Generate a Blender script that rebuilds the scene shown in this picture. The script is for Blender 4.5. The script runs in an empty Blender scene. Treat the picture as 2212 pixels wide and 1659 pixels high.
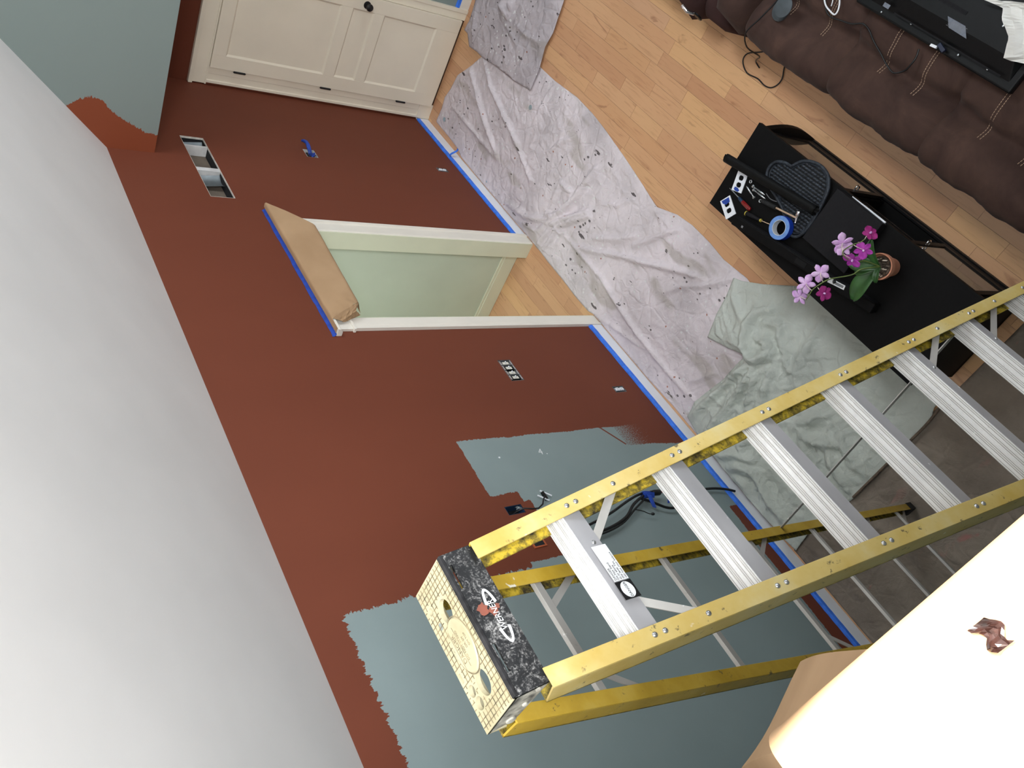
import bpy, bmesh, math, random
import numpy as np
from mathutils import Vector, Matrix, noise
from mathutils.geometry import delaunay_2d_cdt

SC = bpy.context.scene
COL = SC.collection

# ------------------------------------------------------------------ camera
cam_data = bpy.data.cameras.new('camera')
cam_data.sensor_width = 36.0
cam_data.lens = 29.1
cam_data.clip_start = 0.02
cam = bpy.data.objects.new('camera', cam_data)
COL.objects.link(cam)
cam.matrix_world = Matrix((
    (-0.48554168, 0.68305482, -0.54560553, -6.39),
    (-0.39333963, -0.72806111, -0.56143651, -2.905),
    (-0.78072608, -0.05799255, 0.62217654, 4.40),
    (0, 0, 0, 1)))
SC.camera = cam

# ------------------------------------------------------------------ light
SC.view_settings.view_transform = 'Standard'
SC.view_settings.look = 'None'
SC.view_settings.gamma = 1.0
SC.view_settings.exposure = -0.25
SC.view_settings.use_curve_mapping = False

world = bpy.data.worlds.new('world')
SC.world = world
world.use_nodes = True
world.node_tree.nodes['Background'].inputs[0].default_value = (0.62, 0.78, 1.0, 1)
world.node_tree.nodes['Background'].inputs[1].default_value = 1.0

SUN_DIR = Vector((-0.33, 0.45, -0.83)).normalized()      # down through the roof window on to the loft ledge
sun_d = bpy.data.lights.new('sun', 'SUN')
sun_d.energy = 30.0
sun_d.color = (1.0, 0.93, 0.82)
sun_d.angle = math.radians(0.53)
sun = bpy.data.objects.new('sun', sun_d)
COL.objects.link(sun)
sun.rotation_euler = SUN_DIR.to_track_quat('-Z', 'Y').to_euler()
sun.location = (-5.0, -3.6, 9.0)


def area(name, loc, direction, sx, sy, power, color):
    d = bpy.data.lights.new(name, 'AREA')
    d.shape = 'RECTANGLE'
    d.size, d.size_y = sx, sy
    d.energy = power
    d.color = color
    o = bpy.data.objects.new(name, d)
    COL.objects.link(o)
    o.location = loc
    o.rotation_euler = Vector(direction).to_track_quat('-Z', 'Y').to_euler()
    return o


# daylight entering at the windows of the far wall and of the loft gable
area('daylight_window_a', (-2.2, -6.52, 1.75), (0, 1, 0), 1.9, 1.5, 95, (0.84, 0.92, 1.0))
area('daylight_gable', (-7.92, -3.3, 4.75), (1, 0.1, -0.05), 2.4, 1.5, 62, (0.95, 0.97, 1.0))
area('daylight_loft_roof', (-7.25, -4.2, 5.38), (0.05, 0.72, -0.70), 1.3, 1.1, 275, (0.90, 0.95, 1.0))
area('daylight_roof', (-2.0, -4.40, 5.18), (0, 0.72, -0.70), 1.8, 1.1, 105, (0.86, 0.93, 1.0))
area('hall_fill', (-2.5, 0.95, 2.38), (0.1, 0.0, -1), 0.6, 0.6, 10, (0.95, 1.0, 0.97))  # area lamp added under the hall ceiling to brighten the hallway; no window there


# ------------------------------------------------------------------ helpers
def srgb(c):
    out = []
    for v in c[:3]:
        v = v / 255.0
        out.append(v / 12.92 if v <= 0.04045 else ((v + 0.055) / 1.055) ** 2.4)
    return (out[0], out[1], out[2], 1.0)


class S:
    """scalar socket with arithmetic, for building node maths"""
    def __init__(self, nt, sock):
        self.nt, self.s = nt, sock

    def op(self, kind, *others):
        n = self.nt.nodes.new('ShaderNodeMath')
        n.operation = kind
        for i, v in enumerate((self,) + others):
            if isinstance(v, S):
                self.nt.links.new(v.s, n.inputs[i])
            else:
                n.inputs[i].default_value = float(v)
        return S(self.nt, n.outputs[0])

    def __add__(self, o): return self.op('ADD', o)
    def __sub__(self, o): return self.op('SUBTRACT', o)
    def __mul__(self, o): return self.op('MULTIPLY', o)
    def __neg__(self): return self.op('MULTIPLY', -1.0)
    def gt(self, o): return self.op('GREATER_THAN', o)
    def lt(self, o): return self.op('LESS_THAN', o)
    def mx(self, o): return self.op('MAXIMUM', o)
    def mn(self, o): return self.op('MINIMUM', o)
    def ab(self): return self.op('ABSOLUTE')

    def step(self, a, b):
        n = self.nt.nodes.new('ShaderNodeMapRange')
        n.interpolation_type = 'SMOOTHSTEP'
        self.nt.links.new(self.s, n.inputs[0])
        n.inputs[1].default_value, n.inputs[2].default_value = a, b
        return S(self.nt, n.outputs[0])

    def ramp(self, stops):
        n = self.nt.nodes.new('ShaderNodeValToRGB')
        self.nt.links.new(self.s, n.inputs[0])
        e = n.color_ramp.elements
        while len(e) < len(stops):
            e.new(0.5)
        for el, (p, c) in zip(e, stops):
            el.position = p
            el.color = srgb(c)
        return n.outputs[0]


class Mat:
    def __init__(self, name, color=(200, 200, 200), rough=0.6, metal=0.0, spec=0.5, coat=0.0):
        self.m = bpy.data.materials.new(name)
        self.m.use_nodes = True
        self.nt = self.m.node_tree
        self.b = self.nt.nodes['Principled BSDF']
        self.b.inputs['Base Color'].default_value = srgb(color)
        self.b.inputs['Roughness'].default_value = rough
        self.b.inputs['Metallic'].default_value = metal
        self.b.inputs['Specular IOR Level'].default_value = spec
        self.b.inputs['Coat Weight'].default_value = coat
        self.base = color
        self._tc = None

    def coord(self, kind='Object'):
        if self._tc is None:
            self._tc = self.nt.nodes.new('ShaderNodeTexCoord')
        return self._tc.outputs[kind]

    def xyz(self):
        n = self.nt.nodes.new('ShaderNodeSeparateXYZ')
        self.nt.links.new(self.coord(), n.inputs[0])
        return [S(self.nt, n.outputs[i]) for i in range(3)]

    def mapped(self, scale=(1, 1, 1), loc=(0, 0, 0), rot=(0, 0, 0)):
        n = self.nt.nodes.new('ShaderNodeMapping')
        self.nt.links.new(self.coord(), n.inputs[0])
        n.inputs['Scale'].default_value = scale
        n.inputs['Location'].default_value = loc
        n.inputs['Rotation'].default_value = rot
        return n.outputs[0]

    def noise(self, scale=5, detail=4, stretch=(1, 1, 1), loc=(0, 0, 0), rough=0.5, rot=(0, 0, 0), dist=0.0):
        n = self.nt.nodes.new('ShaderNodeTexNoise')
        self.nt.links.new(self.mapped(stretch, loc, rot), n.inputs['Vector'])
        n.inputs['Scale'].default_value = scale
        n.inputs['Detail'].default_value = detail
        n.inputs['Roughness'].default_value = rough
        n.inputs['Distortion'].default_value = dist
        return S(self.nt, n.outputs[0])

    def voronoi(self, scale=5, stretch=(1, 1, 1), loc=(0, 0, 0), feature='F1', rand=1.0, out='Distance'):
        n = self.nt.nodes.new('ShaderNodeTexVoronoi')
        n.feature = feature
        self.nt.links.new(self.mapped(stretch, loc), n.inputs['Vector'])
        n.inputs['Scale'].default_value = scale
        n.inputs['Randomness'].default_value = rand
        return S(self.nt, n.outputs[out])

    def mix(self, fac, a, b):
        n = self.nt.nodes.new('ShaderNodeMix')
        n.data_type = 'RGBA'
        if isinstance(fac, S):
            self.nt.links.new(fac.s, n.inputs[0])
        else:
            n.inputs[0].default_value = fac
        for i, v in ((6, a), (7, b)):
            if isinstance(v, (tuple, list)):
                n.inputs[i].default_value = srgb(v)
            else:
                self.nt.links.new(v, n.inputs[i])
        return n.outputs[2]

    def color(self, sock):
        self.nt.links.new(sock, self.b.inputs['Base Color'])
        return self

    def rough(self, s):
        self.nt.links.new(s.s, self.b.inputs['Roughness'])
        return self

    def bump(self, h, strength=0.3, dist=0.01):
        n = self.nt.nodes.new('ShaderNodeBump')
        n.inputs['Strength'].default_value = strength
        n.inputs['Distance'].default_value = dist
        self.nt.links.new(h.s, n.inputs['Height'])
        self.nt.links.new(n.outputs[0], self.b.inputs['Normal'])
        return self


def simple(name, color, rough=0.5, metal=0.0, vary=0.08, scale=20, bump=0.0, spec=0.5, coat=0.0):
    m = Mat(name, color, rough, metal, spec, coat)
    n = m.noise(scale, 3)
    lo = tuple(max(0, c * (1 - vary)) for c in color)
    hi = tuple(min(255, c * (1 + vary)) for c in color)
    m.color(n.ramp([(0.3, lo), (0.7, hi)]))
    if bump:
        m.bump(m.noise(scale * 6, 3), bump, 0.004)
    return m.m


class MB:
    """collects geometry (world coordinates) for one mesh"""
    def __init__(self):
        self.v, self.f, self.mi = [], [], []
        self.cur = 0

    def add(self, vs, fs):
        k = len(self.v)
        self.v += [tuple(p) for p in vs]
        self.f += [tuple(i + k for i in f) for f in fs]
        self.mi += [self.cur] * len(fs)
        return self

    def box(self, x0, x1, y0, y1, z0, z1):
        x0, x1 = min(x0, x1), max(x0, x1)
        y0, y1 = min(y0, y1), max(y0, y1)
        z0, z1 = min(z0, z1), max(z0, z1)
        return self.add([(x0, y0, z0), (x1, y0, z0), (x1, y1, z0), (x0, y1, z0),
                         (x0, y0, z1), (x1, y0, z1), (x1, y1, z1), (x0, y1, z1)],
                        [(0, 3, 2, 1), (4, 5, 6, 7), (0, 1, 5, 4), (1, 2, 6, 5), (2, 3, 7, 6), (3, 0, 4, 7)])

    def obox(self, c, ax, ay, az, hx, hy, hz):
        c, ax, ay, az = Vector(c), Vector(ax).normalized(), Vector(ay).normalized(), Vector(az).normalized()
        vs = [c + ax * (sx * hx) + ay * (sy * hy) + az * (sz * hz)
              for sz in (-1, 1) for sx, sy in ((-1, -1), (1, -1), (1, 1), (-1, 1))]
        return self.add(vs, [(0, 3, 2, 1), (4, 5, 6, 7), (0, 1, 5, 4), (1, 2, 6, 5), (2, 3, 7, 6), (3, 0, 4, 7)])

    def hexa(self, vs):
        """8 corners: bottom loop of 4 then top loop of 4"""
        return self.add(vs, [(0, 3, 2, 1), (4, 5, 6, 7), (0, 1, 5, 4), (1, 2, 6, 5), (2, 3, 7, 6), (3, 0, 4, 7)])

    def prism(self, poly, vec):
        n = len(poly)
        vec = Vector(vec)
        vs = [Vector(p) for p in poly] + [Vector(p) + vec for p in poly]
        fs = [tuple(range(n))[::-1], tuple(range(n, 2 * n))]
        fs += [(i, (i + 1) % n, n + (i + 1) % n, n + i) for i in range(n)]
        return self.add(vs, fs)

    def tube(self, pts, r, n=8, closed=False, cap=True):
        pts = [Vector(p) for p in pts]
        m = len(pts)
        rad = r if isinstance(r, (list, tuple)) else [r] * m
        vs, fs = [], []
        up = None
        for i, p in enumerate(pts):
            if closed:
                t = pts[(i + 1) % m] - pts[i - 1]
            else:
                t = pts[min(i + 1, m - 1)] - pts[max(i - 1, 0)]
            t = t.normalized() if t.length > 1e-9 else Vector((0, 0, 1))
            if up is None:
                up = Vector((0, 0, 1)) if abs(t.z) < 0.9 else Vector((1, 0, 0))
            a = up - t * up.dot(t)
            a = a.normalized() if a.length > 1e-6 else t.orthogonal().normalized()
            up = a
            b = t.cross(a)
            for j in range(n):
                ang = 2 * math.pi * j / n
                vs.append(p + a * (math.cos(ang) * rad[i]) + b * (math.sin(ang) * rad[i]))
        for i in range(m if closed else m - 1):
            k = (i + 1) % m
            for j in range(n):
                l = (j + 1) % n
                fs.append((i * n + j, i * n + l, k * n + l, k * n + j))
        if cap and not closed:
            fs.append(tuple(range(n))[::-1])
            fs.append(tuple(range((m - 1) * n, m * n)))
        return self.add(vs, fs)

    def lathe(self, prof, c, n=24, axis=(0, 0, 1), cap=True):
        """prof: (radius, height) along axis"""
        az = Vector(axis).normalized()
        ax = az.orthogonal().normalized()
        ay = az.cross(ax)
        c = Vector(c)
        vs, fs = [], []
        for r, h in prof:
            for j in range(n):
                a = 2 * math.pi * j / n
                vs.append(c + az * h + ax * (r * math.cos(a)) + ay * (r * math.sin(a)))
        for i in range(len(prof) - 1):
            for j in range(n):
                l = (j + 1) % n
                fs.append((i * n + j, i * n + l, (i + 1) * n + l, (i + 1) * n + j))
        if cap:
            fs.append(tuple(range(n))[::-1])
            fs.append(tuple(range((len(prof) - 1) * n, len(prof) * n)))
        return self.add(vs, fs)

    def grid(self, P):
        """P[i][j] points"""
        n, m = len(P), len(P[0])
        return self.add([p for row in P for p in row],
                        [(i * m + j, i * m + j + 1, (i + 1) * m + j + 1, (i + 1) * m + j)
                         for i in range(n - 1) for j in range(m - 1)])

    def build(self, name, mat, parent=None, smooth=None, bevel=0.0, seg=2, solid=0.0, subsurf=0):
        me = bpy.data.meshes.new(name)
        me.from_pydata(self.v, [], self.f)
        for m in (mat if isinstance(mat, (list, tuple)) else [mat]):
            me.materials.append(m)
        if any(self.mi):
            me.polygons.foreach_set('material_index', self.mi)
        bm = bmesh.new()
        bm.from_mesh(me)
        bmesh.ops.recalc_face_normals(bm, faces=bm.faces)
        bm.to_mesh(me)
        bm.free()
        if smooth is not None:
            me.polygons.foreach_set('use_smooth', [True] * len(me.polygons))
            if smooth < 180:
                me.set_sharp_from_angle(angle=math.radians(smooth))
        me.update()
        o = bpy.data.objects.new(name, me)
        COL.objects.link(o)
        if parent is not None:
            o.parent = parent
            o.matrix_parent_inverse = parent_inv(parent)
        if solid:
            md = o.modifiers.new('solid', 'SOLIDIFY')
            md.thickness = solid
            md.offset = 0
        if bevel:
            md = o.modifiers.new('bevel', 'BEVEL')
            md.width = bevel
            md.segments = seg
            md.limit_method = 'ANGLE'
            md.angle_limit = math.radians(35)
        if subsurf:
            md = o.modifiers.new('sub', 'SUBSURF')
            md.levels = md.render_levels = subsurf
        return o


def parent_inv(p):
    if p.parent is None:
        return Matrix.Translation(-p.location)
    return Matrix.Identity(4)


def tag(o, label=None, cat=None, group=None, kind=None):
    if label: o['label'] = label
    if cat: o['category'] = cat
    if group: o['group'] = group
    if kind: o['kind'] = kind
    return o


def thing(name, loc, label, cat, group=None):
    o = bpy.data.objects.new(name, None)
    o.empty_display_size = 0.05
    COL.objects.link(o)
    o.location = loc
    return tag(o, label, cat, group)


def struct(name, mb, mat, **kw):
    return tag(mb.build(name, mat, **kw), kind='structure')


def text_mesh(name, s, mat, parent, origin, right, up, size, extrude=0.0005, align='CENTER', shear=0.0, kind=None):
    cu = bpy.data.curves.new(name, 'FONT')
    cu.body = s
    cu.size = size
    cu.extrude = extrude
    cu.align_x = align
    cu.align_y = 'CENTER'
    cu.shear = shear
    cu.resolution_u = 3
    t = bpy.data.objects.new(name + '_curve', cu)
    COL.objects.link(t)
    dg = bpy.context.evaluated_depsgraph_get()
    me = bpy.data.meshes.new_from_object(t.evaluated_get(dg))
    bpy.data.objects.remove(t)
    bpy.data.curves.remove(cu)
    r, u = Vector(right).normalized(), Vector(up).normalized()
    n = r.cross(u)
    M = Matrix(((r.x, u.x, n.x, origin[0]), (r.y, u.y, n.y, origin[1]), (r.z, u.z, n.z, origin[2]), (0, 0, 0, 1)))
    me.transform(M)
    me.materials.clear()
    me.materials.append(mat)
    me.name = name
    o = bpy.data.objects.new(name, me)
    COL.objects.link(o)
    if parent is not None:
        o.parent = parent
        o.matrix_parent_inverse = parent_inv(parent)
    return o


def fbm(p, octs=3):
    s, a = 0.0, 1.0
    p = Vector(p)
    for _ in range(octs):
        s += a * noise.noise(p)
        a *= 0.5
        p = p * 2.03
    return s


RND = random.Random(7)

# ------------------------------------------------------------------ measured outlines (metres, floor plane)
CLOTH_A = [(-0.539,-0.983),(-0.35,-0.716),(-0.213,-0.56),(-0.189,-0.418),(-0.15,-0.315),(-0.166,-0.206),(-0.157,-0.081),(-0.174,-0.072),(-0.42,-0.07),(-0.617,-0.06),(-0.702,-0.031),(-1.078,-0.024),(-1.461,-0.024),(-1.807,-0.024),(-2.021,-0.024),(-2.119,-0.024),(-2.251,-0.015),(-2.484,-0.013),(-2.663,-0.002),(-2.859,-0.005),(-2.921,-0.024),(-3.034,-0.024),(-3.371,-0.024),(-3.649,-0.024),(-3.918,-0.037),(-4.183,-0.034),(-4.6,-0.03),(-4.95,-0.35),(-4.75,-0.9),(-3.832,-1.062),(-3.761,-1.056),(-3.615,-1.045),(-3.455,-1.062),(-3.269,-1.066),(-3.114,-1.046),(-2.932,-0.985),(-2.728,-1.028),(-2.478,-1.078),(-2.172,-1.13),(-1.968,-1.156),(-1.743,-1.166),(-1.439,-1.141),(-1.232,-1.14),(-0.943,-1.144)]
CLOTH_B = [(-0.121,-1.105),(-0.127,-1.019),(-0.104,-0.926),(-0.169,-0.925),(-0.262,-0.848),(-0.391,-0.865),(-0.499,-0.865),(-0.729,-0.897),(-1.015,-0.917),(-1.244,-0.957),(-1.24,-1.14),(-1.2,-1.3),(-1.219,-1.417),(-1.189,-1.633),(-1.12,-1.95),(-0.3,-1.95),(-0.06,-1.5)]
CLOTH_C = [(-3.851,-0.592),(-3.808,-0.755),(-3.793,-0.884),(-3.762,-1.011),(-3.822,-1.032),(-3.961,-1.114),(-4.16,-1.255),(-4.348,-1.328),(-4.732,-1.345),(-5.098,-1.342),(-5.192,-1.325),(-5.192,-1.265),(-5.22,-1.209),(-5.22,-1.079),(-5.224,-0.862),(-5.218,-0.575),(-5.165,-0.223),(-5.184,-0.047),(-5.074,-0.034),(-4.904,-0.03),(-4.684,-0.03),(-4.477,-0.03),(-4.284,-0.039),(-4.17,-0.054),(-4.071,-0.079),(-4.051,-0.199),(-4.126,-0.479),(-4.145,-0.648),(-4.153,-0.702),(-4.008,-0.645)]
FOLDS_A = [([(-2.244,-0.298),(-2.5,-0.293),(-2.806,-0.29),(-3.075,-0.242),(-3.363,-0.206),(-3.565,-0.193),(-3.827,-0.186),(-4.032,-0.192)],0.014,0.016),([(-2.449,-0.299),(-2.736,-0.45),(-2.902,-0.544),(-3.086,-0.626),(-3.254,-0.712),(-3.404,-0.787),(-3.578,-0.861)],0.02,0.018),([(-3.37,-0.576),(-3.447,-0.695),(-3.597,-0.819),(-3.705,-0.94),(-3.773,-1.024)],0.014,0.018),([(-2.041,-0.15),(-2.111,-0.301),(-2.178,-0.447),(-2.228,-0.606),(-2.267,-0.873)],0.035,0.028),([(-2.08,-0.041),(-2.134,-0.215),(-2.141,-0.293),(-2.295,-0.47),(-2.386,-0.574)],0.035,0.026),([(-1.525,-0.085),(-1.802,-0.134),(-2.011,-0.247),(-2.185,-0.438)],0.02,0.022),([(-0.483,-0.863),(-0.744,-0.714),(-1.101,-0.61),(-1.346,-0.536),(-1.663,-0.398)],0.018,0.016),([(-0.345,-0.709),(-0.588,-0.588),(-0.835,-0.46),(-1.148,-0.316)],0.02,0.018),([(-1.418,-0.76),(-1.422,-0.817),(-1.433,-1.011),(-1.456,-1.127)],0.01,0.014),([(-1.713,-0.67),(-1.803,-0.819),(-1.903,-0.917)],0.012,0.016),([(-0.324,-0.312),(-0.724,-0.307),(-1.191,-0.297)],0.01,0.014),([(-2.004,-0.431),(-1.997,-0.582),(-2.155,-0.586)],0.014,0.018),([(-2.852,-0.002),(-3.108,-0.079),(-3.328,-0.132),(-3.565,-0.193)],0.012,0.014),([(-2.754,-1.02),(-2.952,-0.961),(-3.13,-0.944)],0.01,0.012),([(-2.767,-0.261),(-2.79,-0.435)],0.006,0.01),([(-3.101,-0.306),(-3.174,-0.544)],0.006,0.01),([(-3.954,-0.303),(-4.041,-0.454)],0.01,0.014),([(-2.881,-1.002),(-3.112,-0.881),(-3.136,-0.936)],0.006,0.012),([(-1.999,-0.127),(-2.07,-0.25),(-2.101,-0.359),(-2.176,-0.438),(-2.175,-0.55)],0.03,0.016),([(-2.156,-0.057),(-2.193,-0.218),(-2.192,-0.305),(-2.308,-0.443),(-2.427,-0.566)],0.03,0.015),([(-2.001,-0.305),(-2.131,-0.35),(-2.228,-0.43)],0.025,0.014),([(-2.237,-0.279),(-2.154,-0.294),(-2.169,-0.362),(-2.25,-0.431),(-2.183,-0.429)],0.03,0.014),([(-1.6,-0.111),(-1.824,-0.156),(-2.016,-0.257)],0.02,0.016),([(-1.748,-0.059),(-1.976,-0.125),(-2.132,-0.234)],0.018,0.016),([(-2.478,-0.709),(-2.617,-0.788),(-2.716,-0.906)],0.008,0.014),([(-2.53,-0.442),(-2.773,-0.602),(-2.908,-0.724)],0.012,0.02),([(-2.926,-0.657),(-3.024,-0.767),(-3.143,-0.928),(-3.192,-0.975)],0.016,0.016),([(-3.932,-0.269),(-3.997,-0.371),(-4.032,-0.446)],0.014,0.016)]
FOLDS_B = [([(-0.532,-1.248),(-0.726,-1.202),(-0.881,-1.148)],0.012,0.014),([(-0.749,-1.277),(-0.94,-1.261),(-1.184,-1.301)],0.012,0.014),([(-0.516,-1.374),(-0.522,-1.314),(-0.63,-1.285)],0.05,0.035),([(-0.599,-1.411),(-0.628,-1.34)],0.04,0.03),([(-0.163,-1.148),(-0.227,-1.029),(-0.291,-0.909)],0.02,0.02),([(-1.007,-1.278),(-1.017,-1.15),(-1.043,-0.984)],0.008,0.012)]
FOLDS_C = [([(-4.096,-1.029),(-4.049,-0.966),(-4.055,-0.873),(-4.11,-0.792),(-4.175,-0.734),(-4.259,-0.757),(-4.301,-0.858),(-4.219,-0.887)],0.06,0.035),([(-4.103,-0.937),(-4.215,-1.006),(-4.298,-0.943),(-4.453,-0.845)],0.03,0.025),([(-4.148,-0.851),(-4.24,-0.88),(-4.295,-0.816)],0.045,0.025),([(-4.232,-0.72),(-4.174,-0.522),(-4.097,-0.095)],0.04,0.025),([(-4.278,-0.736),(-4.285,-0.519),(-4.266,-0.134)],0.04,0.025),([(-4.333,-0.773),(-4.324,-0.648),(-4.363,-0.499)],0.035,0.022),([(-4.153,-0.637),(-4.092,-0.433),(-4.021,-0.123)],0.03,0.022),([(-4.352,-0.816),(-4.401,-0.694),(-4.441,-0.547)],0.03,0.022),([(-3.774,-1.006),(-3.822,-0.932),(-3.922,-0.887),(-3.993,-0.858)],0.018,0.018),([(-3.83,-0.813),(-3.922,-0.761),(-4.009,-0.732)],0.014,0.016),([(-3.828,-0.721),(-3.906,-0.669),(-3.975,-0.663)],0.012,0.016),([(-4.413,-1.241),(-4.43,-1.163),(-4.435,-1.037),(-4.46,-0.9),(-4.519,-0.817)],0.025,0.03),([(-4.115,-1.057),(-4.167,-1.205)],0.006,0.012),([(-4.677,-0.604),(-4.745,-0.73),(-4.802,-0.829)],0.035,0.03),([(-4.722,-0.621),(-4.809,-0.624),(-4.896,-0.672),(-4.969,-0.749)],0.04,0.03),([(-4.878,-0.71),(-5.011,-0.622),(-5.157,-0.581)],0.03,0.03),([(-4.481,0.007),(-4.592,-0.148),(-4.682,-0.199),(-4.801,-0.173),(-4.896,-0.138),(-5.041,-0.134)],0.045,0.03),([(-4.573,0.071),(-4.607,-0.051),(-4.687,-0.076),(-4.775,-0.013),(-4.941,-0.012)],0.04,0.028),([(-4.89,-0.807),(-5.01,-0.749),(-5.2,-0.716)],0.03,0.03),([(-4.404,-0.041),(-4.5,-0.176),(-4.639,-0.247)],0.035,0.028),([(-4.517,-0.502),(-4.517,-0.351),(-4.521,-0.23)],0.03,0.03)]
SOFA_CABLE = [(-3.6,-2.602,0.5),(-3.629,-2.569,0.5),(-3.678,-2.549,0.5),(-3.746,-2.559,0.5),(-3.81,-2.571,0.5),(-3.861,-2.596,0.5),(-3.911,-2.588,0.5),(-3.965,-2.56,0.5),(-4.037,-2.532,0.5),(-4.085,-2.511,0.5),(-4.141,-2.493,0.5),(-4.169,-2.501,0.5),(-4.196,-2.528,0.5),(-4.212,-2.56,0.5),(-4.213,-2.596,0.5),(-4.2,-2.629,0.5)]
FLOOR_CABLE = [(-3.169,-2.251,0.006),(-3.034,-2.154,0.006),(-2.946,-2.101,0.006),(-2.944,-2.051,0.006),(-3.016,-2.011,0.006),(-3.11,-2.021,0.006),(-3.179,-2.013,0.006),(-3.23,-2.025,0.006),(-3.26,-2.061,0.006),(-3.263,-2.105,0.006),(-3.234,-2.159,0.006),(-3.234,-2.21,0.006)]
SEAT_CABLE = [(-3.325,-2.455,0.5),(-3.304,-2.401,0.5),(-3.309,-2.325,0.5),(-3.319,-2.265,0.5)]

# ------------------------------------------------------------------ materials
RED, BLUE = (114, 61, 44), (136, 147, 143)


def paint_bump(m, s=0.08):
    m.bump(m.noise(260, 2), s, 0.002)


def mat_main_wall():
    m = Mat('wall_paint_two_colours', RED, 0.62, spec=0.18)
    x, y, z = m.xyz()
    f1 = m.noise(55, 4, rough=0.7) - 0.5
    f2 = m.noise(50, 4, loc=(9, 3, 1), rough=0.7) - 0.5
    g1 = m.noise(3.2, 2, loc=(4, 1, 7)) - 0.5
    fz = m.noise(42, 3, stretch=(1, 1, 0.18), loc=(1, 5, 2), rough=0.65) - 0.5      # brush streaks run down
    fx = m.noise(42, 3, stretch=(0.22, 1, 1), loc=(7, 2, 2), rough=0.65) - 0.5
    X = x + f1 * 0.035 + g1 * 0.05
    Z = z + f2 * 0.022 + g1 * 0.04
    Xs = x + fx * 0.07 + f1 * 0.05
    Zs = z + fz * 0.09 + f2 * 0.03
    # lower field of old blue, and the big field to the left under the ceiling band
    low = (X + z * -0.035).lt(-4.035) .mn(Z.lt(1.835))
    big = Xs.lt(-4.83).mn(Zs.lt(2.872))
    blue = low.mx(big)
    # red reaching back into it
    r1 = X.gt(-4.45).mn(X.lt(-4.37)).mn(Z.gt(1.645))
    r2 = X.gt(-4.80).mn(X.lt(-4.44)).mn(Z.gt(1.60))
    dry = m.noise(170, 3, loc=(3, 8, 1), rough=0.6)
    scumble = dry.gt((z - 0.35) * 0.9 + 0.30)
    r3 = X.gt(-4.225).mn(z.lt(0.63)).mn(scumble.mx(z.lt(0.30)))
    r3 = r3.mn((X + (z - 0.13) * -0.09).gt(-4.222))
    r4 = X.lt(-4.755).mn((Z + x * 0.03).lt(0.06))
    stroke = ((z - 0.737) - (x + 4.018) * 0.68).ab().lt(0.008).mn(X.gt(-4.17)).mn(X.lt(-4.0))
    red = r1.mx(r2).mx(r3).mx(r4).mx(stroke)
    fac = blue.mn(red.op('MULTIPLY_ADD', -1.0, 1.0))
    # fresh paint is a little uneven where the roller overlapped
    tone = m.noise(1.3, 3, stretch=(1, 1, 0.5))
    redc = tone.ramp([(0.3, (111, 59, 42)), (0.7, (117, 63, 45))])
    bluec = m.noise(2.0, 3, loc=(5, 5, 5)).ramp([(0.3, (132, 145, 144)), (0.7, (138, 151, 150))])
    m.color(m.mix(fac, redc, bluec))
    paint_bump(m)
    return m.m


def mat_bulkhead():
    m = Mat('bulkhead_paint', BLUE, 0.62, spec=0.18)
    x, y, z = m.xyz()
    n = m.noise(70, 4, stretch=(1, 0.35, 1), rough=0.7) - 0.5
    n2 = m.noise(9, 3) - 0.5
    cur = m.nt.nodes.new('ShaderNodeFloatCurve')
    m.nt.links.new(((z - 2.70) * (1 / 0.62)).s, cur.inputs['Value'])
    pts = [(0.0, .125), (.065, .127), (.16, .136), (.34, .186), (.54, .253), (.665, .324), (.83, .312), (.91, .27), (1.0, .2)]
    c = cur.mapping.curves[0]
    while len(c.points) < len(pts):
        c.points.new(0.5, 0.5)
    for p, (a, b) in zip(c.points, pts):
        p.location = (a, b)
        p.handle_type = 'AUTO'
    cur.mapping.update()
    edge = S(m.nt, cur.outputs[0])
    fac = (y + n * 0.07 + n2 * 0.035).gt(-edge)
    m.color(m.mix(fac, BLUE, (138, 72, 47)))
    paint_bump(m)
    return m.m


def mat_right_wall():
    m = Mat('right_wall_paint', RED, 0.62, spec=0.18)
    x, y, z = m.xyz()
    n = m.noise(60, 3) - 0.5
    fac = (y + n * 0.01).lt(-1.055).mn((z + n * 0.02).lt(2.1))
    m.color(m.mix(fac, RED, BLUE))
    paint_bump(m)
    return m.m


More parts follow.
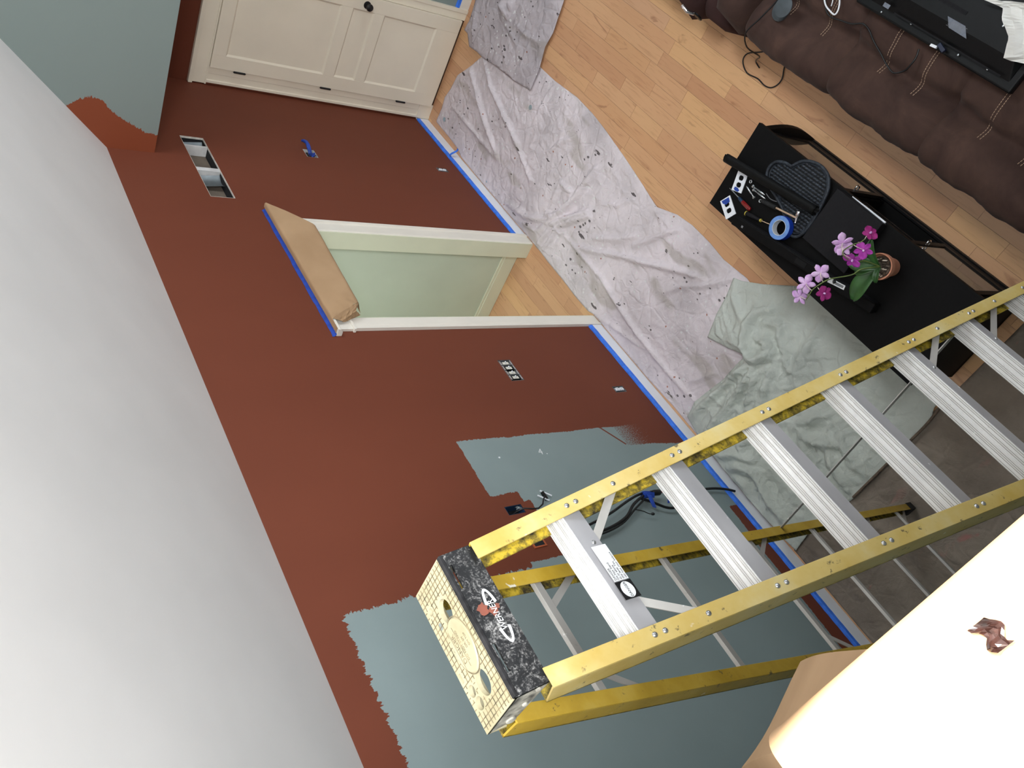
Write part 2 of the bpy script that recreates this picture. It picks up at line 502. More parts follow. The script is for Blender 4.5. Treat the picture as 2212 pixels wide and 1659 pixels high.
def mat_wood():
    m = Mat('maple_floor', (205, 160, 118), 0.32, spec=0.5)
    info = m.nt.nodes.new('ShaderNodeObjectInfo')
    r = S(m.nt, info.outputs['Random'])
    off = m.nt.nodes.new('ShaderNodeCombineXYZ')
    m.nt.links.new((r * 37.0).s, off.inputs[0])
    m.nt.links.new((r * 11.0).s, off.inputs[1])
    add = m.nt.nodes.new('ShaderNodeVectorMath')
    m.nt.links.new(m.coord(), add.inputs[0])
    m.nt.links.new(off.outputs[0], add.inputs[1])

    def nz(scale, detail, st, dist=0.0):
        mp = m.nt.nodes.new('ShaderNodeMapping')
        m.nt.links.new(add.outputs[0], mp.inputs[0])
        mp.inputs['Scale'].default_value = st
        t = m.nt.nodes.new('ShaderNodeTexNoise')
        m.nt.links.new(mp.outputs[0], t.inputs['Vector'])
        t.inputs['Scale'].default_value = scale
        t.inputs['Detail'].default_value = detail
        t.inputs['Distortion'].default_value = dist
        return S(m.nt, t.outputs[0])
    grain = nz(9, 5, (0.5, 7, 1), 0.8)
    fig = nz(3.2, 4, (0.7, 2.4, 1), 2.2)
    base = r.ramp([(0.0, (203, 154, 116)), (0.12, (214, 165, 124)), (0.45, (217, 170, 128)),
                   (0.62, (224, 177, 128)), (0.8, (210, 160, 119)), (0.93, (201, 150, 112)), (1.0, (219, 175, 138))])
    dark = m.mix(grain.step(0.52, 0.74) * 0.35, base, (160, 106, 70))
    knot = m.mix(fig.step(0.62, 0.76) * 0.55, dark, (142, 90, 60))
    m.color(knot)
    m.rough(grain * 0.12 + 0.24)
    m.bump(grain, 0.04, 0.002)
    m.b.inputs['Coat Weight'].default_value = 0.12
    m.b.inputs['Coat Roughness'].default_value = 0.22
    return m.m


def mat_canvas(name, base, dark, marks=True, pink=False):
    m = Mat(name, base, 0.9, spec=0.15)
    soft = m.noise(3.0, 5, rough=0.6)
    col = soft.ramp([(0.32, dark), (0.62, base)])
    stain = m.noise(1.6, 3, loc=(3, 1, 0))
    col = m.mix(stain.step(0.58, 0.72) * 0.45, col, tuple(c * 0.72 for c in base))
    if marks:
        # paint drops: pale flecks, dark flecks and dragged dark marks
        w = m.voronoi(22, loc=(1, 2, 0))
        clump = m.noise(4.0, 2, loc=(8, 0, 0))
        wf = w.lt((clump - 0.38) * 0.6 + 0.05)
        col = m.mix(wf * 0.85, col, (226, 224, 222))
        d = m.voronoi(15, loc=(5, 7, 0), stretch=(1, 1.5, 1))
        df = d.lt((m.noise(3.1, 2, loc=(0, 9, 0)) - 0.40) * 0.75)
        col = m.mix(df * 0.8, col, (62, 54, 52))
        dr = m.voronoi(5, loc=(2, 2, 0), stretch=(0.6, 1.9, 1))
        rough_n = m.noise(45, 3, stretch=(0.5, 1.6, 1))
        drf = dr.lt(0.12).mn(rough_n.gt(0.47))
        col = m.mix(drf * 0.85, col, (58, 49, 47))
        o = m.voronoi(7, loc=(4, 11, 0))
        col = m.mix(o.lt(0.055) * 0.8, col, (164, 98, 66))
        b = m.voronoi(2.6, loc=(0.7, 4.4, 0))
        col = m.mix(b.lt(0.055) * 0.7, col, (120, 164, 176))
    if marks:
        shade_streak = m.noise(3.4, 2, stretch=(0.55, 1.5, 1), loc=(6, 3, 0), rot=(0, 0, 0.6))  # tan streaks painting fold shadow and stains into the cloth colour
        col = m.mix(shade_streak.step(0.59, 0.68) * 0.42, col, (150, 140, 122))
    if pink:
        p = m.noise(9, 3, stretch=(1, 0.4, 1), loc=(2, 2, 2))
        zone = m.noise(1.1, 1, loc=(3, 0, 0))
        col = m.mix(p.step(0.63, 0.7) * zone.step(0.4, 0.55) * 0.7, col, (190, 110, 108))
    m.color(col)
    cr = m.voronoi(7, loc=(1, 1, 0), feature='DISTANCE_TO_EDGE').step(0.0, 0.10)
    wr = m.noise(11, 5, rough=0.62, dist=1.4)
    m.bump(wr * 0.9 + cr * 0.22 + m.noise(300, 2) * 0.02, 0.75, 0.016)
    return m.m


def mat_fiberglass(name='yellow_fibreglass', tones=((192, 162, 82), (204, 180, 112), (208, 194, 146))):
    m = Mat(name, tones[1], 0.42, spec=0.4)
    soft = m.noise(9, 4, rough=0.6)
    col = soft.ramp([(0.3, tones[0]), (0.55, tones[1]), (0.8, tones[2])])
    sp = m.noise(30, 4, rough=0.7, loc=(3, 3, 3))
    col = m.mix(sp.step(0.62, 0.70) * 0.8, col, (66, 58, 48))
    w = m.noise(18, 3, rough=0.6, loc=(8, 2, 1))
    col = m.mix(w.step(0.68, 0.73) * 0.8, col, (232, 230, 220))
    r = m.noise(12, 3, rough=0.7, loc=(1, 12, 1))
    col = m.mix(r.step(0.735, 0.75) * 0.9, col, (120, 62, 42))
    m.color(col)
    m.bump(m.noise(90, 3), 0.06, 0.002)
    return m.m


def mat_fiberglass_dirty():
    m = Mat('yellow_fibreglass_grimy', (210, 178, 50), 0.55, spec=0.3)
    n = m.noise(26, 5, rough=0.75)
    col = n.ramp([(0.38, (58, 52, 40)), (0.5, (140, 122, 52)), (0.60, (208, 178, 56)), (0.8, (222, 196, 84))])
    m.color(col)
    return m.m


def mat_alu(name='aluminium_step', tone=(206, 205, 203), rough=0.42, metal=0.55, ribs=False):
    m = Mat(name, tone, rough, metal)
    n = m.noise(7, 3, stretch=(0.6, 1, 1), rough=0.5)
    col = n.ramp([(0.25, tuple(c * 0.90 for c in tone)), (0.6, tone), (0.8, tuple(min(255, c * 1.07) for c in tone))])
    d = m.noise(22, 4, rough=0.75, loc=(4, 4, 4))
    col = m.mix(d.step(0.66, 0.74) * 0.45, col, (130, 118, 110))
    w = m.noise(26, 3, loc=(9, 1, 4), rough=0.6)
    col = m.mix(w.step(0.70, 0.74) * 0.8, col, (240, 240, 238))
    p = m.noise(20, 3, loc=(2, 6, 3), rough=0.6)
    col = m.mix(p.step(0.755, 0.77) * 0.8, col, (140, 92, 92))
    m.color(col)
    return m.m


def mat_cap_top():
    m = Mat('cap_cream_plastic', (194, 183, 150), 0.55)
    n = m.noise(12, 4, rough=0.6)
    col = n.ramp([(0.3, (178, 167, 132)), (0.6, (198, 188, 156))])
    s = m.noise(40, 4, rough=0.7, loc=(1, 2, 3))
    col = m.mix(s.step(0.66, 0.74) * 0.6, col, (70, 64, 58))
    b = m.voronoi(8, loc=(2.2, 0.3, 0))
    col = m.mix(b.lt(0.06) * 0.8, col, (120, 136, 142))
    m.color(col)
    m.bump(m.noise(140, 3), 0.1, 0.002)
    return m.m


def mat_cap_front():
    m = Mat('cap_scuffed_black', (40, 40, 42), 0.5)
    n = m.noise(24, 5, rough=0.75, dist=1.6)
    f = m.noise(240, 3, rough=0.6, loc=(2, 2, 2))
    col = (n + f * 0.5).ramp([(0.66, (15, 15, 16)), (0.76, (30, 30, 31)), (0.86, (104, 102, 100)), (0.98, (170, 168, 164))])
    m.color(col)
    m.bump(f, 0.15, 0.002)
    return m.m


def mat_paper():
    m = Mat('brown_masking_paper', (176, 144, 110), 0.8, spec=0.2)
    n = m.noise(4, 3)
    m.color(n.ramp([(0.3, (168, 136, 103)), (0.7, (182, 150, 116))]))
    m.bump(m.noise(14, 4), 0.12, 0.01)
    return m.m


def mat_sofa():
    m = Mat('brown_microfibre', (72, 52, 46), 0.85, spec=0.2)
    n = m.noise(5, 5, rough=0.65, dist=0.6)
    m.color(n.ramp([(0.3, (56, 40, 36)), (0.55, (72, 53, 46)), (0.75, (86, 64, 55))]))
    m.b.inputs['Sheen Weight'].default_value = 0.06
    m.b.inputs['Sheen Roughness'].default_value = 0.4
    m.bump(m.noise(200, 2), 0.05, 0.002)
    return m.m


def mat_wicker():
    m = Mat('dark_wicker', (40, 43, 48), 0.55, spec=0.3)
    n = m.noise(60, 3)
    m.color(n.ramp([(0.3, (26, 28, 33)), (0.7, (60, 66, 74))]))
    return m.m


def mat_terracotta():
    m = Mat('terracotta', (196, 132, 104), 0.8, spec=0.2)
    n = m.noise(16, 4)
    m.color(n.ramp([(0.3, (184, 120, 94)), (0.7, (206, 146, 118))]))
    return m.m


def mat_petal(name, a, b):
    m = Mat(name, a, 0.5, spec=0.3)
    n = m.noise(40, 3)
    m.color(n.ramp([(0.35, a), (0.7, b)]))
    m.b.inputs['Subsurface Weight'].default_value = 0.0
    return m.m


M = dict(
    wall=mat_main_wall(), bulk=mat_bulkhead(), rwall=mat_right_wall(),
    ceil=simple('ceiling_white', (226, 222, 219), 0.75, vary=0.015, scale=2, bump=0.03),
    white=simple('white_wall', (214, 210, 202), 0.7, vary=0.02, scale=3),
    green=simple('hall_pale_green', (206, 215, 197), 0.65, vary=0.015, scale=3),
    trim=simple('trim_white', (236, 230, 218), 0.4, vary=0.015, scale=4),
    trimcool=simple('baseboard_white', (238, 240, 246), 0.45, vary=0.015, scale=4),
    cream=simple('door_cream', (238, 228, 207), 0.42, vary=0.015, scale=3),
    hallcream=simple('jamb_pale_cream', (228, 229, 206), 0.45, vary=0.015, scale=3),
    wood=mat_wood(), subfloor=simple('subfloor', (70, 46, 30), 0.9),
    tape=simple('painters_tape_blue', (58, 124, 238), 0.6, vary=0.08, scale=30, bump=0.05),
    tape_dark=simple('painters_tape_navy', (30, 66, 158), 0.6, vary=0.12, scale=30, bump=0.05),
    paper=mat_paper(),
    black=simple('black_metal', (18, 18, 19), 0.45, vary=0.2),
    blackwood=simple('black_laminate', (13, 12, 12), 0.5, vary=0.15, scale=60, bump=0.05, spec=0.12),
    blackpaper=simple('black_matte_sheet', (11, 11, 11), 0.6, vary=0.2, scale=40, spec=0.2),
    charcoal=simple('charcoal_box_board', (29, 28, 30), 0.7, vary=0.08, scale=80, bump=0.04, spec=0.15),
    gloss=simple('black_gloss_plastic', (11, 11, 12), 0.36, vary=0.2, scale=30, spec=0.25),
    fg=mat_fiberglass(), fgr=mat_fiberglass('yellow_fibreglass_shaded', ((176, 142, 40), (192, 158, 56), (202, 174, 84))), fgd=mat_fiberglass_dirty(),  # rear rails get a deeper yellow copy, weaker light put into the colour
    alu=mat_alu(tone=(244, 243, 241), metal=0.1), alug=mat_alu('aluminium_groove_shade', (198, 195, 191), 0.5, 0.1), alus=mat_alu('aluminium_skirt', (190, 188, 190), 0.5, 0.35),
    alub=mat_alu('aluminium_bar', (190, 186, 180), 0.5, 0.4),
    rivet=simple('rivet_steel', (196, 196, 196), 0.3, 0.9, vary=0.1, scale=90),
    captop=mat_cap_top(), capfront=mat_cap_front(),
    rubber=simple('black_rubber', (24, 24, 24), 0.8),
    sofa=mat_sofa(), thread=simple('tan_thread', (176, 148, 124), 0.8),
    sofa_red=simple('dark_maroon_fabric', (58, 38, 36), 0.85, vary=0.12, scale=8, spec=0.2),
    wicker=mat_wicker(), terra=mat_terracotta(),
    soil=simple('bark_soil', (58, 46, 36), 0.9, vary=0.5, scale=60, bump=0.6),
    leaf=simple('orchid_leaf', (54, 92, 44), 0.35, vary=0.18, scale=14, spec=0.5),
    stem=simple('orchid_stem', (104, 120, 62), 0.5, vary=0.15, scale=30),
    petal=mat_petal('petal_pale', (214, 160, 222), (236, 204, 238)),
    petal2=mat_petal('petal_magenta', (170, 52, 164), (196, 84, 188)),
    petal3=mat_petal('petal_deep', (146, 36, 108), (172, 58, 132)),
    pedicel=simple('pedicel_cream', (222, 208, 190), 0.5),
    plate=simple('white_plastic', (236, 238, 242), 0.4, vary=0.02),
    paperwhite=simple('white_paper', (226, 226, 226), 0.7, vary=0.03),
    greyprint=simple('grey_print', (120, 120, 122), 0.7),
    steel=simple('bright_steel', (200, 204, 206), 0.25, 0.85, vary=0.08, scale=70),
    chrome=simple('chrome', (226, 224, 228), 0.12, 1.0, vary=0.04),
    brass=simple('pale_gold_shaft', (222, 190, 160), 0.3, 0.5, vary=0.06),
    redplastic=simple('red_translucent_handle', (124, 24, 26), 0.25, vary=0.1),
    blueplastic=simple('dark_blue_collar', (28, 52, 78), 0.4),
    yellow=simple('yellow_ring', (196, 176, 70), 0.5),
    tapeface=simple('tape_roll_side', (104, 144, 204), 0.7, vary=0.06, scale=50, bump=0.05),
    taperoll=simple('tape_roll_outer', (20, 60, 170), 0.5, vary=0.06),
    cardcore=simple('cardboard_core', (206, 208, 210), 0.8, vary=0.04),
    cable=simple('black_cable', (20, 20, 21), 0.45, vary=0.15),
    grey=simple('grey_metal', (124, 126, 126), 0.5, 0.4, vary=0.12, scale=14),
    duct=simple('galvanised_duct', (112, 118, 120), 0.42, 0.55, vary=0.2, scale=7),
    drywall=simple('raw_drywall_edge', (206, 200, 190), 0.9, vary=0.08, scale=50, bump=0.2),
    lath=simple('brown_backing_board', (104, 92, 80), 0.85, vary=0.12, scale=8),
    stud=simple('white_stud', (206, 204, 202), 0.8, vary=0.06, scale=20),
    dark=simple('cavity_shade', (26, 26, 28), 0.8),  # near-black colour painted in place of shade in recesses, slots and openings
    switchp=simple('ivory_switch', (226, 222, 208), 0.45, vary=0.04),
    orange=simple('orange_box', (176, 88, 50), 0.6),
    redtip=simple('red_wire_cap', (176, 40, 36), 0.5),
    disc=simple('slate_disc', (66, 72, 76), 0.6, vary=0.08, scale=30),
    label_silver=simple('silver_label', (108, 113, 124), 0.5, vary=0.08, scale=90),
    pole=simple('brown_hem', (104, 88, 74), 0.8, vary=0.15, scale=30),
    navy=simple('navy_plastic', (26, 34, 58), 0.4),
)
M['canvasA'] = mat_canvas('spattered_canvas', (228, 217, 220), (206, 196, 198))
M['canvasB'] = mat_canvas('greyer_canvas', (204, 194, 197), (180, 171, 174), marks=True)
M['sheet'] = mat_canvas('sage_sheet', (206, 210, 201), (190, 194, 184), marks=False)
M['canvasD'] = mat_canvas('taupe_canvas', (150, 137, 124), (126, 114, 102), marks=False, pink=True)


M['blueplain'] = simple('old_blue_paint', (128, 140, 138), 0.62, vary=0.03, scale=2, spec=0.18)


def glass_mat():
    m = Mat('smoked_glass', (30, 26, 22), 0.06, spec=0.6)
    m.b.inputs['Transmission Weight'].default_value = 0.75
    m.b.inputs['Base Color'].default_value = srgb((150, 130, 110))
    return m.m


def sheet_plastic():
    m = Mat('milky_plastic', (236, 234, 228), 0.35, spec=0.5)
    n = m.noise(7, 3)
    m.color(n.ramp([(0.3, (224, 220, 212)), (0.7, (240, 240, 236))]))
    return m.m


M['glass'] = glass_mat()
M['plastic'] = sheet_plastic()

# ------------------------------------------------------------------ room shell
WALL_H = 3.035
SLOPE = 1.02
RIDGE = -3.3
BACK = -6.6
XL, XR = -8.0, 0.0
ZR = WALL_H - SLOPE * RIDGE

# main wall with its door opening and the pockets of vent, switches and sockets
DOOR = (-2.925, -2.005, 0.0, 2.06)
POCKETS = {
    'vent': (-1.668, -0.903, 2.346, 2.510, 0.085),
    'switches': (-3.540, -3.346, 1.062, 1.166, 0.05),
    'socket': (-3.720, -3.662, 0.268, 0.372, 0.05),
    'far_socket': (-0.962, -0.904, 0.258, 0.366, 0.05),
    'tape_box': (-0.985, -0.872, 1.486, 1.580, 0.05),
    'cable_box': (-4.512, -4.455, 1.675, 1.786, 0.05),
}


def main_wall():
    mb = MB()
    holes = [DOOR + (None,)] + [v for v in POCKETS.values()]
    xs = sorted({XL, XR} | {h[0] for h in holes} | {h[1] for h in holes})
    zs = sorted({0.0, WALL_H} | {h[2] for h in holes} | {h[3] for h in holes})
    for a, b in zip(xs, xs[1:]):
        for c, d in zip(zs, zs[1:]):
            mx_, mz_ = (a + b) / 2, (c + d) / 2
            inside = [h for h in holes if h[0] < mx_ < h[1] and h[2] < mz_ < h[3]]
            if not inside:
                mb.add([(a, 0, c), (b, 0, c), (b, 0, d), (a, 0, d)], [(0, 1, 2, 3)])
            if not (inside and inside[0][4] is None):
                mb.add([(a, 0.12, c), (b, 0.12, c), (b, 0.12, d), (a, 0.12, d)], [(3, 2, 1, 0)])
    for h in holes:
        x0, x1, z0, z1, dep = h
        t = 0.12 if dep is None else dep
        mb.cur = 0 if dep is None else 1
        for q in ([(x0, 0, z0), (x0, t, z0), (x0, t, z1), (x0, 0, z1)], [(x1, 0, z0), (x1, 0, z1), (x1, t, z1), (x1, t, z0)],
                  [(x0, 0, z1), (x0, t, z1), (x1, t, z1), (x1, 0, z1)], [(x0, 0, z0), (x1, 0, z0), (x1, t, z0), (x0, t, z0)]):
            if dep is None and q[0][2] == 0 and q[2][2] == 0:
                continue
            mb.add(q, [(0, 1, 2, 3)])
        if dep is not None:
            mb.cur = 2
            mb.add([(x0, t, z0), (x1, t, z0), (x1, t, z1), (x0, t, z1)], [(0, 1, 2, 3)])
    mb.cur = 0
    for x in (XL, XR):
        mb.add([(x, 0, 0), (x, 0.12, 0), (x, 0.12, WALL_H), (x, 0, WALL_H)], [(0, 1, 2, 3)])
    mb.add([(XL, 0, WALL_H), (XR, 0, WALL_H), (XR, 0.12, WALL_H), (XL, 0.12, WALL_H)], [(0, 1, 2, 3)])
    me_obj = mb.build('wall_main', [M['wall'], M['dark'], M['dark']])  # pocket sides and backs are painted dark in place of shade
    return tag(me_obj, kind='structure')


wall_main = main_wall()

# ceiling: two slopes meeting at a ridge, a roof window cut in the far slope
SKY = (-6.62, -5.45, -3.98, -3.42)          # x0, x1, y0, y1


def zc(y):
    return WALL_H - SLOPE * y if y > RIDGE else WALL_H + SLOPE * (y - BACK)


cb = MB()
T = 0.12


def slab(x0, x1, y0, y1):
    cb.hexa([(x0, y0, zc(y0)), (x1, y0, zc(y0)), (x1, y1, zc(y1)), (x0, y1, zc(y1)),
             (x0, y0, zc(y0) + T), (x1, y0, zc(y0) + T), (x1, y1, zc(y1) + T), (x0, y1, zc(y1) + T)])


slab(XL, XR, RIDGE, 0.12)
slab(XL, XR, SKY[3], RIDGE)
slab(XL, SKY[0], SKY[2], SKY[3])
slab(SKY[1], XR, SKY[2], SKY[3])
slab(XL, XR, BACK - 0.1, SKY[2])
struct('ceiling', cb, M['ceil'])

# gable walls, far wall with two windows
g = MB()
g.prism([(XL - 0.12, 0.12, 0), (XL - 0.12, BACK, 0), (XL - 0.12, BACK, WALL_H + 0.1), (XL - 0.12, RIDGE, ZR + 0.1), (XL - 0.12, 0.12, WALL_H + 0.1)], (0.12, 0, 0))
struct('wall_left', g, M['white'])
g = MB()
g.prism([(XR, 0.12, 0), (XR, BACK, 0), (XR, BACK, WALL_H + 0.1), (XR, RIDGE, ZR + 0.1), (XR, 0.12, WALL_H + 0.1)], (0.12, 0, 0))
struct('wall_right', g, M['rwall'])
g = MB()
g.box(XL, XR, BACK - 0.12, BACK, 0, WALL_H)
struct('wall_rear', g, M['white'])
for i, (xa, xb) in enumerate(((-3.6, -1.6), (-6.2, -4.2))):
    g = MB()
    for q in ((xa, xb, .94, 1.0), (xa, xb, 2.5, 2.56), (xa, xa + .06, 1.0, 2.5), (xb - .06, xb, 1.0, 2.5), ((xa + xb) / 2 - .02, (xa + xb) / 2 + .02, 1.0, 2.5)):
        g.box(q[0], q[1], BACK, BACK + .03, q[2], q[3])
    struct('window_%d' % (i + 1), g, M['trim'])

# dropped bulkhead over the closet bay
g = MB()
BX = -1.183
BZ = 2.742
ys = [0.0, -1.0, -2.2, RIDGE, -4.4, BACK]
for a, b in zip(ys, ys[1:]):
    g.hexa([(BX, b, BZ), (XR, b, BZ), (XR, a, BZ), (BX, a, BZ), (BX, b, zc(b)), (XR, b, zc(b)), (XR, a, zc(a)), (BX, a, zc(a))])
struct('wall_bulkhead', g, M['bulk'])

# hallway behind the doorway
g = MB(); g.box(-1.905, -1.79, 0.12, 1.75, 0, 2.44); struct('wall_hall_right', g, M['green'])
g = MB(); g.box(-3.25, -3.13, 0.12, 1.75, 0, 2.44); struct('wall_hall_left', g, M['green'])
g = MB(); g.box(-3.25, -1.79, 1.75, 1.85, 0, 2.44); struct('wall_hall_end', g, M['green'])
g = MB(); g.box(-3.25, -1.79, 0.12, 1.85, 2.44, 2.5); struct('ceiling_hall', g, M['ceil'])
g = MB(); g.box(-1.918, -1.905, 0.125, 1.75, 0.002, 0.125).box(-1.914, -1.905, 0.125, 1.75, 0.125, 0.150)
struct('baseboard_hall', g, M['hallcream'], bevel=0.003)

# ------------------------------------------------------------------ floor of maple planks
g = MB()
g.box(XL, XR, BACK, 0.0, -0.08, -0.013).box(-3.25, -1.79, 0.0, 1.85, -0.08, -0.013)
floor = struct('floor', g, M['subfloor'])
rest = MB()
W_PL = 0.098
PR = random.Random(21)
n_pl = 0
row = 0
y = 1.72
while y > -3.4:
    y0 = y - W_PL
    xlo, xhi = (-3.13, -1.905) if y0 > -0.02 else (XL + 0.01, XR)
    x = xhi + PR.uniform(0, 0.5) if y0 <= -0.02 else xhi
    while x > xlo:
        L = PR.choice((0.32, 0.42, 0.5, 0.6, 0.72, 0.86, 1.0))
        xa, xb = max(x - L, xlo), min(x, xhi)
        if xb - xa > 0.03:
            gap = 0.0006
            zt = -PR.random() * 0.0005
            shown = (y0 > -0.1 and y0 < 1.2) or (-2.45 < y0 < -0.75 and xb > -5.35) or (-1.3 < y0 < -0.0 and xb > -0.75)
            mb = MB() if shown else rest
            mb.box(xa + gap, xb - gap, y0 + gap, y - gap, -0.0125, zt)
            if shown:
                o = mb.build('plank', M['wood'], floor)
                n_pl += 1
        x -= L
    y -= W_PL
    row += 1
o = rest.build('plank_field', M['wood'], floor)
o['kind'] = 'stuff'
print('planks', n_pl)

# ------------------------------------------------------------------ baseboards
def baseboard(name, x0, x1):
    mb = MB()
    prof = [(0, 0), (-0.016, 0), (-0.016, 0.098), (-0.012, 0.108), (-0.010, 0.118), (-0.006, 0.122), (0, 0.122)]
    mb.prism([(x0, py, pz + 0.001) for py, pz in prof], (x1 - x0, 0, 0))
    return struct(name, mb, M['trimcool'])


baseboard('baseboard_main_right', -1.885, -0.002)
baseboard('baseboard_main_left', -6.369, -3.035)
mb = MB()
mb.prism([(px, -1.063, pz + 0.001) for px, pz in [(0, 0), (-0.016, 0), (-0.016, 0.098), (-0.012, 0.108), (-0.010, 0.118), (-0.006, 0.122), (0, 0.122)]], (0, -4.0, 0))
struct('baseboard_right', mb, M['trim'])

# ------------------------------------------------------------------ doorway trim (main wall)
def casing_profile(x0, x1, z0, z1, name):
    """flat casing with a backband on its outer edge; x0 inner edge, x1 outer edge"""
    mb = MB()
    s = 1 if x1 > x0 else -1
    w = abs(x1 - x0)
    prof = [(0, 0), (0, -0.012), (0.008, -0.017), (w * 0.68, -0.017), (w * 0.72, -0.013), (w * 0.78, -0.013), (w * 0.82, -0.024), (w, -0.024), (w, 0)]
    mb.prism([(x0 + s * a, b, z0) for a, b in prof], (0, 0, z1 - z0))
    return struct(name, mb, M['trim'])


casing_profile(-2.005, -1.887, 0.001, 2.045, 'trim_1')
casing_profile(-2.925, -3.033, 0.001, 2.045, 'trim_2')
# jambs lining the opening
g = MB(); g.box(-2.012, -1.999, -0.010, 0.126, 0.0, 2.06)
struct('trim_3', g, M['hallcream'])
g = MB(); g.box(-2.931, -2.918, -0.010, 0.126, 0.0, 2.06)
struct('trim_4', g, M['hallcream'])
g = MB(); g.box(-2.918, -2.012, -0.010, 0.126, 2.047, 2.066)
struct('trim_5', g, M['hallcream'])
# header: bead, frieze board, cap
g = MB()
g.box(-3.047, -1.873, -0.030, 0, 2.046, 2.062)
g.box(-3.035, -1.885, -0.020, 0, 2.062, 2.150)
g.prism([(-3.075, 0, 2.150), (-3.075, -0.030, 2.150), (-3.075, -0.052, 2.168), (-3.075, -0.052, 2.185), (-3.075, 0, 2.185)], (1.29, 0, 0))
struct('trim_6', g, M['trim'], bevel=0.002)

# ------------------------------------------------------------------ closet door on the right wall
dr = bpy.data.objects.new('door_1', None); COL.objects.link(dr); dr.location = (-0.02, -0.56, 0)
tag(dr, 'cream three-panel closet door with black hinges and a round black knob', kind='structure')


def closet_door():
    X0, X1 = -0.038, -0.004
    y0, y1, z0, z1 = -0.970, -0.153, 0.030, 2.080
    pans = [(1.157, 1.977), (0.863, 1.060), (0.251, 0.771)]
    py0, py1 = -0.857, -0.263
    # stiles and rails
    mb = MB()
    mb.box(X0, X1, y0, py0, z0, z1)
    dr_o = mb.build('stile', M['cream'], dr, bevel=0.0015)
    mb = MB()
    mb.box(X0, X1, py1, y1, z0, z1)
    mb.build('stile', M['cream'], dr, bevel=0.0015)
    zz = [z0] + [v for p in sorted(pans) for v in p] + [z1]
    for a, b in zip(zz[0::2], zz[1::2]):
        mb = MB()
        mb.box(X0, X1, py0, py1, a, b)
        mb.build('rail', M['cream'], dr, bevel=0.001)
    for a, b in pans:
        mb = MB()
        mb.box(X0 + 0.012, X1 - 0.004, py0, py1, a, b)
        # sloped sticking all round
        for q in ([(X0, py0, a), (X0, py1, a), (X0 + 0.012, py1 - 0.014, a + 0.014), (X0 + 0.012, py0 + 0.014, a + 0.014)],
                  [(X0, py1, a), (X0, py1, b), (X0 + 0.012, py1 - 0.014, b - 0.014), (X0 + 0.012, py1 - 0.014, a + 0.014)],
                  [(X0, py1, b), (X0, py0, b), (X0 + 0.012, py0 + 0.014, b - 0.014), (X0 + 0.012, py1 - 0.014, b - 0.014)],
                  [(X0, py0, b), (X0, py0, a), (X0 + 0.012, py0 + 0.014, a + 0.014), (X0 + 0.012, py0 + 0.014, b - 0.014)]):
            q = [(min(p[0], X0 + 0.0119), p[1], p[2]) for p in q]
            mb.add(q, [(0, 1, 2, 3)])
        mb.build('panel', M['cream'], dr)
    for z in (1.849, 1.107, 0.367):
        mb = MB()
        mb.tube([(-0.048, -0.1515, z - 0.045), (-0.048, -0.1515, z + 0.045)], 0.008, 10)
        mb.tube([(-0.048, -0.1515, z - 0.050), (-0.048, -0.1515, z + 0.050)], 0.0045, 8)
        mb.build('hinge', M['black'], dr, smooth=40)
    mb = MB()
    mb.lathe([(0.031, 0), (0.031, 0.006), (0.012, 0.010), (0.011, 0.030), (0.024, 0.038), (0.030, 0.050), (0.028, 0.060), (0.016, 0.067), (0.001, 0.069)], (-0.038, -0.905, 0.95), 24, (-1, 0, 0))
    mb.build('knob', M['black'], dr, smooth=40)


closet_door()
# closet casing: hinge side, latch side, head
g = MB(); g.prism([(0, -0.150, 0.001), (-0.020, -0.150, 0.001), (-0.020, -0.098, 0.001), (-0.016, -0.094, 0.001), (-0.016, -0.046, 0.001), (-0.026, -0.040, 0.001), (-0.026, -0.022, 0.001), (0, -0.022, 0.001)], (0, 0, 2.085))
struct('trim_7', g, M['cream'])
g = MB(); g.box(-0.024, 0, -0.160, -0.019, 0.001, 0.145); struct('trim_8', g, M['cream'], bevel=0.002)
g = MB(); g.prism([(0, -0.973, 0.001), (-0.020, -0.973, 0.001), (-0.020, -1.028, 0.001), (-0.026, -1.034, 0.001), (-0.026, -1.063, 0.001), (0, -1.063, 0.001)], (0, 0, 2.085))
struct('trim_9', g, M['cream'])
g = MB()
g.box(-0.022, 0, -1.075, -0.010, 2.086, 2.190).box(-0.034, 0, -1.085, -0.003, 2.190, 2.222).box(-0.028, 0, -1.080, -0.008, 2.083, 2.096)
struct('trim_10', g, M['cream'], bevel=0.002)
g = MB(); g.box(-0.012, 0.0, -0.973, -0.150, 0.0, 0.03); struct('trim_11', g, M['subfloor'])

# ------------------------------------------------------------------ loft half wall beside the camera
g = MB(); g.box(XL, -6.49, BACK, 0.0, 2.78, 3.0); struct('wall_loft_deck', g, M['white'])
g = MB(); g.box(-6.49, -6.37, BACK, 0.0, 0.0, 3.865); struct('wall_loft_half', g, M['blueplain'])

# ------------------------------------------------------------------ painter's tape strips
def strip(name, label, mb, mat='tape', group=None, smooth=None):
    o = mb.build(name, M[mat], smooth=smooth)
    return tag(o, label, 'tape', group)


def wavy_tape(x0, x1, z0, z1, yf, seed, n=60):
    """a strip pressed on the front of the baseboard, its wall-side edge slightly uneven and tucked over the top"""
    rn = random.Random(seed)
    rows = []
    for i in range(n + 1):
        x = x0 + (x1 - x0) * i / n
        e = rn.uniform(-0.0015, 0.0015)
        rows.append([(x, yf, z0 + e), (x, yf, z1 - 0.006), (x, yf + 0.006, z1 + 0.002), (x, -0.0012, z1 + 0.004 + e)])
    mb = MB()
    mb.grid(rows)
    return mb


